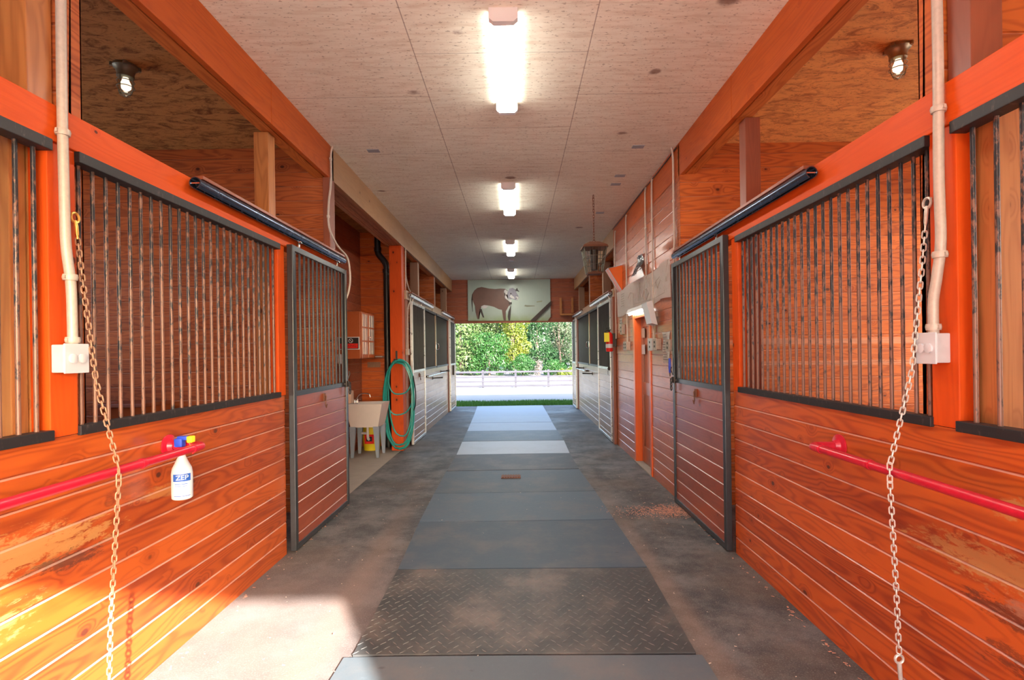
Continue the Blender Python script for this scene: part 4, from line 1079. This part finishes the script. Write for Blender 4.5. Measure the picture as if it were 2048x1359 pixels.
# orange saddle rack
g = thing('saddle_rack', 'orange wedge-shaped saddle rack with pale wire edges beside the poster', 'rack', (XR, 8.35, 2.5))
m = MB(); m.prism([(XR-.001, 8.18, 2.87), (XR-.22, 8.18, 2.82), (XR-.001, 8.18, 2.46)], (0, .22, 0)); m.build('body', M['orangeplastic'], g)
m = MB()
for yy in (8.175, 8.405): m.tube([(XR-.001, yy, 2.875), (XR-.222, yy, 2.825), (XR-.002, yy, 2.455)], .006, 6)
m.tube([(XR-.222, 8.175, 2.825), (XR-.222, 8.405, 2.825)], .006, 6); m.build('edge_wire', M['white'], g, True)
# fire extinguisher
ex, ey = XR-.12, 8.74
g = thing('fire_extinguisher', 'red fire extinguisher with a yellow tag at the end of the tack room wall', 'extinguisher', (ex, ey, 1.56))
m = MB(); m.lathe([(.05, 1.54), (.058, 1.56), (.058, 1.80), (.045, 1.84), (.02, 1.86)], (ex, ey, 0), 'z', 20); m.build('cylinder', M['redplain'], g, True)
m = MB(); m.lathe([(.018, 1.855), (.018, 1.89)], (ex, ey, 0)); m.box(ex-.05, ex+.03, ey-.01, ey+.01, 1.89, 1.905, .003); m.box(ex-.06, ex+.01, ey-.008, ey+.008, 1.92, 1.932, .003); m.tube(smooth_path([(ex, ey, 1.88), (ex-.06, ey-.02, 1.88), (ex-.085, ey-.02, 1.78), (ex-.07, ey-.01, 1.66)]), .008, 8); m.build('valve_and_hose', M['dark'], g, True)
m = MB(); m.box(ex-.095, ex-.01, ey-.066, ey-.060, 1.70, 1.85, .002); m.build('tag', M['yellow'], g)
m = MB(); m.lathe([(.0585, 1.60), (.0595, 1.605), (.0595, 1.66), (.0585, 1.665)], (ex, ey, 0)); m.build('label_band', M['white'], g, True)
m = MB(); m.box(ex+.03, XR-.004, ey-.02, ey+.02, 1.62, 1.84, .003); m.build('wall_bracket', M['latch'], g)
# blue hoof pick hanging above the right door latch
g = thing('hoof_pick', 'blue-handled pliers hanging above the latch of the right stall door', 'tool', (XR-.09, 5.39, 1.29))
m = MB(); 
for s_ in (-.012, .012): m.tube(smooth_path([(XR-.085, 5.42+s_*.4, 1.32), (XR-.085, 5.42+s_*1.3, 1.38), (XR-.085, 5.42+s_*1.1, 1.44), (XR-.085, 5.42+s_, 1.465)]), .009, 8)
m.build('grip', M['blue'], g, True)
m = MB(); m.tube([(XR-.085, 5.42, 1.33), (XR-.085, 5.415, 1.28)], [.010, .005], 8); m.build('jaw', M['latch'], g, True)

# hanging heater lamp
hx, hy = 1.035, 6.99
g = thing('hanging_heater', 'dark caged lantern-shaped insect trap hanging on a chain', 'lamp', (hx, hy, 2.56))
def ring4(r, z): return [(hx-r, hy-r, z), (hx+r, hy-r, z), (hx+r, hy+r, z), (hx-r, hy+r, z)]
m = MB(); m.hexa(ring4(.165, 2.90), ring4(.15, 2.93)); m.hexa(ring4(.15, 2.93), ring4(.06, 2.985)); m.build('hood', M['rust'], g)
m = MB()
for a in range(4):
    p, q = ring4(.145, 2.90)[a], ring4(.10, 2.58)[a]; m.tube([p, q], .006, 6)
for i in range(1, 8):
    for s_ in range(4):
        A, B = ring4(.145, 2.90), ring4(.10, 2.58); t_ = i/8
        p = Vector(A[s_]).lerp(Vector(A[(s_+1) % 4]), t_); q = Vector(B[s_]).lerp(Vector(B[(s_+1) % 4]), t_); m.tube([p, q], .0022, 5)
for t_ in (0, .33, .66, 1):
    R_ = [Vector(a).lerp(Vector(b), t_) for a, b in zip(ring4(.145, 2.90), ring4(.10, 2.58))]; m.tube(R_, .005, 6, True)
m.build('cage', M['greyfit'], g, True)
m = MB(); m.lathe([(.05, 2.62), (.055, 2.88)], (hx, hy, 0), 'z', 16); m.build('inner_lamp', M['latch'], g, True)
m = MB(); m.hexa(ring4(.09, 2.56), ring4(.105, 2.585)); m.build('base_tray', M['rust'], g)
m = MB(); m.tube([(hx-.03, hy, 2.985), (hx, hy, 3.02), (hx+.03, hy, 2.985)], .005, 6); m.build('loop', M['rust'], g, True)
lk = link_mesh(.05, .022, .0035).build('chain_link', M['rust'], g, True, raw=True); z = 3.03; k = 0
while z < HC-.01:
    o = lk if k == 0 else lk.copy()
    if k: COL.objects.link(o); o.parent = g
    o.location = Vector((hx, hy, z))-Vector(g.location); o.rotation_euler = (0, 0, .5+(k % 2)*PI/2); z += .037; k += 1

# ------------------------------------------------------------------ cow sign on the end wall
def E(cx, cy, dy=0): # crop pixel to the plane of the end wall
    px, py = 900+cx/8.192, 540+cy/8.192
    a, b = px-1034, py-704; a, b = a-.014*b, b+.014*a
    return (a*14.98/FPX, 14.98-dy, 1.55-b*14.98/FPX)
gs = G('sign_paint'); x, y, z = gs.pos()
n1 = gs.noise(gs.vec(x, y, z), 2.5, 5, .6)
c = gs.mix(gs.ramp(gs.math('MULTIPLY_ADD', n1, .3, z), 2.85, 2.55), (.36, .42, .36), (.27, .33, .16)); c = gs.mix(gs.math('MULTIPLY', gs.ramp(n1, .5, .7), .4), c, (.42, .46, .38))
M['signbg'] = gs.fin(c, .5, 0, .1)
g = thing('cow_sign', 'pale green painted board with a standing brown cow, over the far opening', 'sign', (-.2, 14.97, 2.44))
m = MB(); m.prism([E(288, 160), E(1640, 145), E(1650, 760), E(1600, 828), E(296, 828)], (0, .03, 0)); m.build('board', M['signbg'], g)
def art(pts, dy, mat, name): m = MB(); m.prism([E(a, b, dy) for a, b in pts], (0, .0015, 0)); return m.build(name, mat, g)
cowb = plain('cow_brown_paint', (.13, .06, .042), .5, 0, .25, 5); cowd = plain('cow_dark_paint', (.045, .028, .022), .5, 0, .2, 5); coww = plain('cow_white_paint', (.52, .48, .46), .5, 0, .2, 12); cowg = plain('cow_grey_paint', (.22, .20, .24), .5, 0, .4, 20)
art([(360, 400), (400, 330), (450, 290), (520, 275), (590, 290), (640, 300), (740, 308), (830, 300), (900, 305), (940, 330), (950, 370), (935, 410), (950, 450), (960, 500), (1000, 540), (990, 570), (960, 590), (940, 630), (915, 670), (908, 720), (912, 780), (916, 824), (880, 824), (870, 780), (860, 700), (850, 650), (800, 640), (720, 600), (640, 580), (560, 570), (510, 590), (490, 640), (475, 700), (470, 750), (478, 800), (450, 800), (435, 750), (420, 690), (425, 640), (410, 590), (380, 520), (365, 470)], .003, cowb, 'cow_body')
art([(362, 395), (370, 410), (362, 500), (368, 590), (376, 680), (370, 680), (358, 590), (350, 480)], .003, cowd, 'cow_tail')
art([(480, 640), (520, 635), (535, 690), (562, 775), (538, 775), (512, 715)], .0045, cowd, 'cow_leg')
art([(1000, 560), (1000, 640), (985, 720), (985, 824), (957, 824), (945, 760), (955, 680), (980, 620)], .0045, cowd, 'cow_leg')
art([(945, 360), (975, 300), (1030, 290), (1075, 320), (1085, 360), (1115, 410), (1130, 450), (1110, 490), (1070, 488), (1020, 470), (970, 475), (945, 430)], .006, cowg, 'cow_head')
art([(890, 325), (915, 318), (945, 350), (938, 400), (915, 405), (932, 440), (958, 480), (1010, 490), (1000, 530), (965, 510), (940, 490), (903, 460), (893, 420), (907, 390), (883, 360)], .0075, coww, 'cow_ruff')
art([(1078, 430), (1122, 436), (1116, 480), (1088, 478)], .0075, coww, 'cow_muzzle'); art([(1000, 400), (1050, 440), (1060, 470), (1010, 460), (975, 430)], .0075, coww, 'cow_cheek')
art([(1070, 325), (1098, 290), (1106, 300), (1100, 318), (1135, 345), (1130, 355), (1092, 340), (1082, 350)], .0075, cowd, 'cow_horn'); art([(985, 375), (1005, 372), (1008, 392), (988, 395)], .009, cowd, 'cow_eye'); art([(1085, 452), (1100, 452), (1100, 466), (1085, 466)], .009, cowd, 'cow_nostril')
art([(505, 600), (555, 572), (625, 585), (595, 620), (545, 632)], .0045, coww, 'cow_udder'); art([(985, 575), (965, 600), (940, 650), (918, 720), (930, 660), (950, 610)], .0075, coww, 'cow_chest')
art([(960, 530), (1012, 522), (1014, 560), (965, 562)], .009, cowd, 'cow_bell')
art([(1215, 590), (1230, 568), (1260, 572), (1390, 580), (1388, 590), (1260, 600)], .003, plain('faded_lettering', (.20, .20, .13), .6), 'faded_lettering')
art([(1420, 510), (1515, 495), (1505, 520), (1420, 530)], .003, plain('faded_ochre', (.30, .31, .20), .6), 'faded_lettering')
m = MB(); m.prism([E(1315, 826, .004), E(1405, 826, .004), E(1656, 572, .004), E(1656, 500, .004)], (0, -.03, 0)); m.build('brace_board', plain('dark_brace_paint', (.035, .02, .015), .5), **T('dark diagonal board crossing the right corner of the cow sign', 'board'))
g = thing('wooden_bracket', 'thin wooden U-shaped frame on the end wall right of the cow sign', 'frame', E(1910, 740))
for a, b, c_, d_ in ((1800, 1830, 450, 740), (1990, 2020, 450, 700), (1800, 2035, 712, 745)):
    p, q = E(a, d_), E(b, c_); m = MB(); m.box(p[0], q[0], 14.85 if c_ > 700 else 14.96, 15.01, p[2], q[2], .003); m.build('slat', M['post_pine'], g)

g = thing('feed_bin', 'reddish wooden feed bin in the corner of the left stall, behind the bars', 'bin', (-3.55, 5.0, .55))
m = MB(); m.hexa([(-3.72, 4.90, .5), (-3.42, 4.90, .5), (-3.42, 5.19, .5), (-3.72, 5.19, .5)], [(-3.78, 4.78, 1.12), (-3.38, 4.78, 1.12), (-3.38, 5.19, 1.12), (-3.78, 5.19, 1.12)]); m.build('tub', M['cab'], g)
m = MB(); m.box(-3.80, -3.36, 4.76, 5.192, 1.10, 1.135, .006); m.build('rim', M['post_brown'], g)
# ------------------------------------------------------------------ loose shavings
def scatter(name, n, fn, mat, seed=1):
    rnd = random.Random(seed); m = MB()
    for k in range(n):
        x, y, s = fn(rnd); a = rnd.random()*PI; ca, sa = math.cos(a)*s, math.sin(a)*s; w = .25+.3*rnd.random(); z = .0012+rnd.random()*.003
        if abs(x+.1) < .95: z += .018
        v = [m.bm.verts.new((x+p*ca-q*sa*w, y+p*sa+q*ca*w, z+rnd.random()*.003)) for p, q in ((-1, -1), (1, -1), (1, 1), (-1, 1))]
        m.bm.faces.new(v)
    o = m.build(name, mat, kind='stuff'); return o
M['shav'] = plain('pale_shavings', (.62, .50, .38), .8, 0, .3, 60); M['sawdust'] = plain('pink_sawdust', (.62, .30, .20), .9, 0, .3, 60)
scatter('wood_shavings', 260, lambda r: ((-1.78+r.random()*.8 if r.random() < .5 else 1.62-r.random()*.75) if r.random() < .85 else r.uniform(-1, 1), 1.6+5*r.random()**1.3, .0025+.005*r.random()), M['shav'])
def sd_(r):
    return (min(1.62, 1.62-abs(r.gauss(0, .28))), r.gauss(5.10, .10)+.0, .004+.005*r.random())
scatter('spilled_sawdust', 1500, sd_, M['sawdust'], 3)
scatter('straw_bits', 120, lambda r: (1.60-.03*r.random() if r.random() < .6 else -1.78+.04*r.random(), 1.6+4*r.random(), .006+.006*r.random()), M['sawdust'], 5)

# ------------------------------------------------------------------ outdoors
gg = G('pale_gravel'); x, y, z = gg.pos(); n1 = gg.noise(gg.vec(x, y, 0), .8, 6, .6); n2 = gg.noise(gg.vec(x, y, 0), 60, 3, .7)
M['gravel'] = gg.fin(gg.mix(gg.math('MULTIPLY_ADD', n2, .4, gg.math('MULTIPLY', n1, .3)), (.17, .165, .16), (.27, .265, .26)), .9)
M['gravel2'] = plain('pale_bounce_ground', (.56, .54, .50), .9, 0, .1, 3)  # unseen ground, made pale to bounce light into the barn
def ground(y0, y1, zf, mat, name, x0=-40, x1=40, nx=2, ny=30):
    m = MB(); R_ = []
    for j in range(ny+1):
        y = y0+(y1-y0)*j/ny; R_.append([m.bm.verts.new((x0+(x1-x0)*i/nx, y, zf(y))) for i in range(nx+1)])
    for a, b in zip(R_, R_[1:]):
        for i in range(nx): m.bm.faces.new((a[i], a[i+1], b[i+1], b[i]))
    return m.build(name, mat, **ST)
def zf(y):
    if y < 16.5: return -.03
    if y < 35: return -.03-.76*((y-16.5)/18.5)
    return -.79+.42*min(1, (y-35)/12)
ground(YF, 90, zf, M['gravel'], 'gravel_yard')
ground(-60, Y0, lambda y: -.01, M['gravel2'], 'gravel_apron')
ground(Y0, YF, lambda y: -.01, M['gravel2'], 'bounce_ground_right', 5.3, 40)  # added pale side ground, bounces light up to the stall ceilings
ground(Y0, YF, lambda y: -.01, M['gravel2'], 'bounce_ground_left', -40, -5.5)  # same added bounce ground beside the left stalls
M['grassm'] = plain('green_grass', (.06, .21, .02), .7, 0, .4, 12)
def grass(name, n, x0, x1, y0, y1, h, seed, mat, yf=lambda x: 0):
    rnd = random.Random(seed); m = MB()
    for k in range(n):
        x = rnd.uniform(x0, x1); y = rnd.uniform(y0, y1)+yf(x); hh = h*(.5+.8*rnd.random()); a = rnd.random()*PI; w = .006+.006*rnd.random(); z = zf(y)
        lx, ly = rnd.gauss(0, .02), rnd.gauss(0, .02)
        v = [m.bm.verts.new(p) for p in ((x-w*math.cos(a), y-w*math.sin(a), z), (x+w*math.cos(a), y+w*math.sin(a), z), (x+lx, y+ly, z+hh))]
        m.bm.faces.new(v)
    return m.build(name, mat, kind='stuff')
grass('grass', 16000, -3.2, 3.0, 15.42, 16.9, .09, 2, M['grassm'], lambda x: .12*math.sin(x*2.3))
# fence
M['fence'] = wood('weathered_fence_boards', (.042, .042, .055), (.02, .02, .028), axis='h', board=.2, knots=.1, lines=.3, rough=.8, coat=0, ledge_light=0, spec=.2)
FY = 35.0; px0 = (965-1034)*FY/FPX; sp = 2.165
g = thing('paddock_fence', 'grey weathered four-rail paddock fence across the gravel yard', 'fence', (0, FY, zf(FY)))
for k in range(-6, 9):
    x = px0+k*sp
    MB().box(x-.07, x+.07, FY-.05, FY+.09, zf(FY)-.1, .40, .01).build('post', M['fence'], g)
    for z in (.27, -.06, -.36, -.66):
        MB().box(x, x+sp-.004, FY-.09, FY-.05, z-.06, z+.06, .004).build('rail', M['fence'], g)
# trees
LEAF = .27
def leafmat(name, a, b, c_=None):
    g = G(name); x, y, z = g.pos(); v = g.vec(x, y, z)
    n1 = g.noise(v, 1.2, 3, .6); n2 = g.noise(v, 9, 2, .6)
    c = g.mix(g.ramp(n1, .38, .62), a, b)
    c = g.mix(g.math('MULTIPLY', g.ramp(n2, .5, .65), .6), c, c_ or b); c = g.mix(1.0, c, (LEAF, LEAF, LEAF), 'MULTIPLY')
    g.put(g.b.inputs['Transmission Weight'], 0.0)
    m = g.fin(c, .55)
    # thin leaf translucency
    tr = g.n('ShaderNodeBsdfTranslucent'); g.put(tr.inputs[0], c); mx = g.n('ShaderNodeMixShader'); mx.inputs[0].default_value = .35
    out = [n for n in g.t.nodes if n.type == 'OUTPUT_MATERIAL'][0]
    g.t.links.new(g.b.outputs[0], mx.inputs[1]); g.t.links.new(tr.outputs[0], mx.inputs[2]); g.t.links.new(mx.outputs[0], out.inputs[0])
    return m
M['bark'] = plain('bark', (.10, .075, .06), .9, 0, .3, 10)
def tree(x, y, blobs, n, leaf, mat, label, seed, trunk=None, name='tree', cat='tree', base=None):
    rnd = random.Random(seed); zb_ = zf(y) if base is None else base
    g = thing(name, label, cat, (x, y, zb_))
    m = MB(); tot = sum(b[3]**2 for b in blobs)
    for (bx_, by_, bz_, r) in blobs:
        for k in range(int(n*r*r/tot)):
            d = Vector((rnd.gauss(0, 1), rnd.gauss(0, 1), rnd.gauss(0, 1))).normalized()
            rr = r*(.72+.34*rnd.random()+.12*math.sin(5*d.x+seed)*math.sin(6*d.z))
            p = Vector((x+bx_, y+by_, zb_+bz_))+Vector((d.x*rr, d.y*rr, d.z*rr*.95))
            if p.z < zb_+.02: p.z = zb_+.02+rnd.random()*.2
            nn = (d+Vector((rnd.gauss(0, .6), rnd.gauss(0, .6), rnd.gauss(0, .6)))).normalized(); t_ = nn.orthogonal().normalized(); t_.rotate(Matrix.Rotation(rnd.random()*6.28, 3, nn)); b_ = nn.cross(t_)
            s = leaf*(.6+.8*rnd.random())
            v = [m.bm.verts.new(p+t_*s*a+b_*s*.5*c) for a, c in ((-1, 0), (0, -1), (1, 0), (0, 1))]; m.bm.faces.new(v)
    m.build('crown', mat, g)
    m = MB(); h = max(b[2] for b in blobs)
    m.tube(smooth_path([(x, y, zb_-.1), (x+.05, y, zb_+h*.3), (x-.04, y+.05, zb_+h*.6), (x, y, zb_+h)], 4), [.16*trunk if trunk else .05]*4+[.10*(trunk or .3)]*9, 8)
    for b in blobs[:6]: m.tube([(x, y, zb_+h*.35), (x+b[0]*.5, y+b[1]*.5, zb_+b[2]*.75), (x+b[0]*.9, y+b[1]*.9, zb_+b[2])], [.05, .035, .015], 6)
    m.build('trunk', M['bark'], g, True)
    return g
L1 = leafmat('light_green_leaves', (.13, .34, .06), (.30, .48, .14), (.55, .58, .34))
L2 = leafmat('yellow_green_leaves', (.26, .44, .03), (.48, .58, .05), (.62, .66, .14))
L3 = leafmat('deep_green_leaves', (.03, .15, .035), (.07, .28, .07), (.14, .40, .12))
L4 = leafmat('mid_green_leaves', (.03, .20, .03), (.08, .34, .05), (.18, .46, .08))
L5 = leafmat('pale_green_leaves', (.20, .36, .14), (.42, .52, .30), (.60, .62, .48))
L6 = leafmat('dark_back_leaves', (.02, .08, .02), (.05, .16, .04), (.10, .25, .08))
tree(-5.0, 47, [(0, 0, 3.2, 2.0), (-1.5, .3, 2.0, 1.6), (1.4, -.2, 2.2, 1.5), (0, .2, 5.0, 1.7), (.6, -.8, 1.1, 1.2), (-1.2, -.6, .9, 1.1)], 9000, .11, L1, 'large light green tree at the left side of the far opening', 1, 1)
tree(-2.4, 45.5, [(0, 0, 1.5, 1.3), (.6, 0, 2.6, 1.2), (-.7, .3, 2.7, 1.1), (1.0, -.3, .9, .9), (-1.0, 0, 1.0, .9)], 6000, .09, L4, 'bushy bright green shrub left of centre behind the fence', 2, .6, 'shrub', 'shrub')
tree(-1.9, 51, [(0, 0, 4.6, 1.5), (-1.3, 0, 5.2, 1.3), (-.6, 0, 3.4, 1.3)], 5000, .10, L1, 'pale leafy tree top between the left tree and the yellow one', 3, .9)
tree(-.35, 49, [(0, 0, 3.0, 1.2), (.2, 0, 4.6, 1.3), (-.5, .2, 5.6, 1.2), (.9, -.2, 2.4, .8), (.1, 0, 1.6, 1.0)], 6000, .09, L2, 'yellow-green tree in the middle of the far opening', 4, .8)
tree(.45, 44.5, [(0, 0, .85, .85), (-.6, 0, .7, .65), (.65, 0, .75, .7), (0, .1, 1.25, .65)], 6000, .06, L4, 'rounded dark green bush in front of the yellow tree', 5, .4, 'shrub', 'shrub')
tree(2.0, 52, [(0, 0, 2.6, 1.5), (-.7, 0, 4.2, 1.3), (.5, 0, 5.2, 1.5), (1.0, 0, 1.4, 1.2), (-.6, 0, 1.2, 1.1)], 7500, .085, L3, 'deep green tree right of the yellow one', 6, 1)
tree(4.4, 55, [(0, 0, 3.4, 1.5), (1.2, 0, 5.0, 1.7), (-1.0, 0, 5.4, 1.3), (1.6, 0, 2.0, 1.3)], 5000, .08, L5, 'pale grey-green thin tree at the right of the far opening', 7, 1)
tree(6.4, 49, [(0, 0, 2.4, 1.5), (.3, 0, 4.6, 1.7), (-.6, 0, 1.2, 1.0)], 5000, .09, L5, 'pale tree at the right edge beyond the fence', 8, 1)
tree(3.05, 45, [(0, 0, .7, .7), (.6, 0, .55, .55), (-.5, 0, .5, .5)], 4000, .06, L4, 'small mid green bush at the right, in front of the pale trees', 9, .3, 'shrub', 'shrub')
tree(4.3, 43, [(0, 0, .35, .45), (.7, 0, .35, .4), (-.7, 0, .3, .4)], 3500, .05, L2, 'low yellow-green weeds along the right part of the fence', 10, .2, 'shrub', 'shrub')
tree(1.75, 43.5, [(0, 0, .7, .35), (.05, 0, 1.1, .3), (-.05, 0, .3, .3)], 700, .05, leafmat('pinkish_twigs', (.45, .36, .32), (.62, .55, .5)), 'pale pinkish twiggy shrub between two green bushes', 11, .2, 'shrub', 'shrub')
tree(-7.5, 50, [(0, 0, 3.2, 2.4), (0, 0, 5.6, 2.0), (.4, 0, 1.2, 1.4)], 6000, .11, L4, 'green tree beyond the left side of the far opening', 12, 1)
for k, x in enumerate((-15, -10, -5, 0, 5, 10, 15)):
    tree(x, 59.5+(k % 2)*5.2, [(0, 0, 2.2, 2.6), (.6, 0, 5.2, 2.5), (-.6, 0, 5.6, 2.4), (0, .3, 8.0, 2.4), (-.6, 0, 1.4, 1.6)], 6500, .20, L6 if k % 2 else L3, 'dark background tree, number %s from the left in the row behind' % ('first', 'second', 'third', 'fourth', 'fifth', 'sixth', 'seventh')[k] if False else ['dark tree at the far left end of the back row', 'dark back-row tree behind the large light green tree', 'dark back-row tree behind the bright green shrub', 'dark back-row tree directly behind the yellow tree', 'dark back-row tree behind the pale thin tree', 'dark back-row tree behind the right edge pale tree', 'dark tree at the far right end of the back row'][k], 20+k, 1.6)
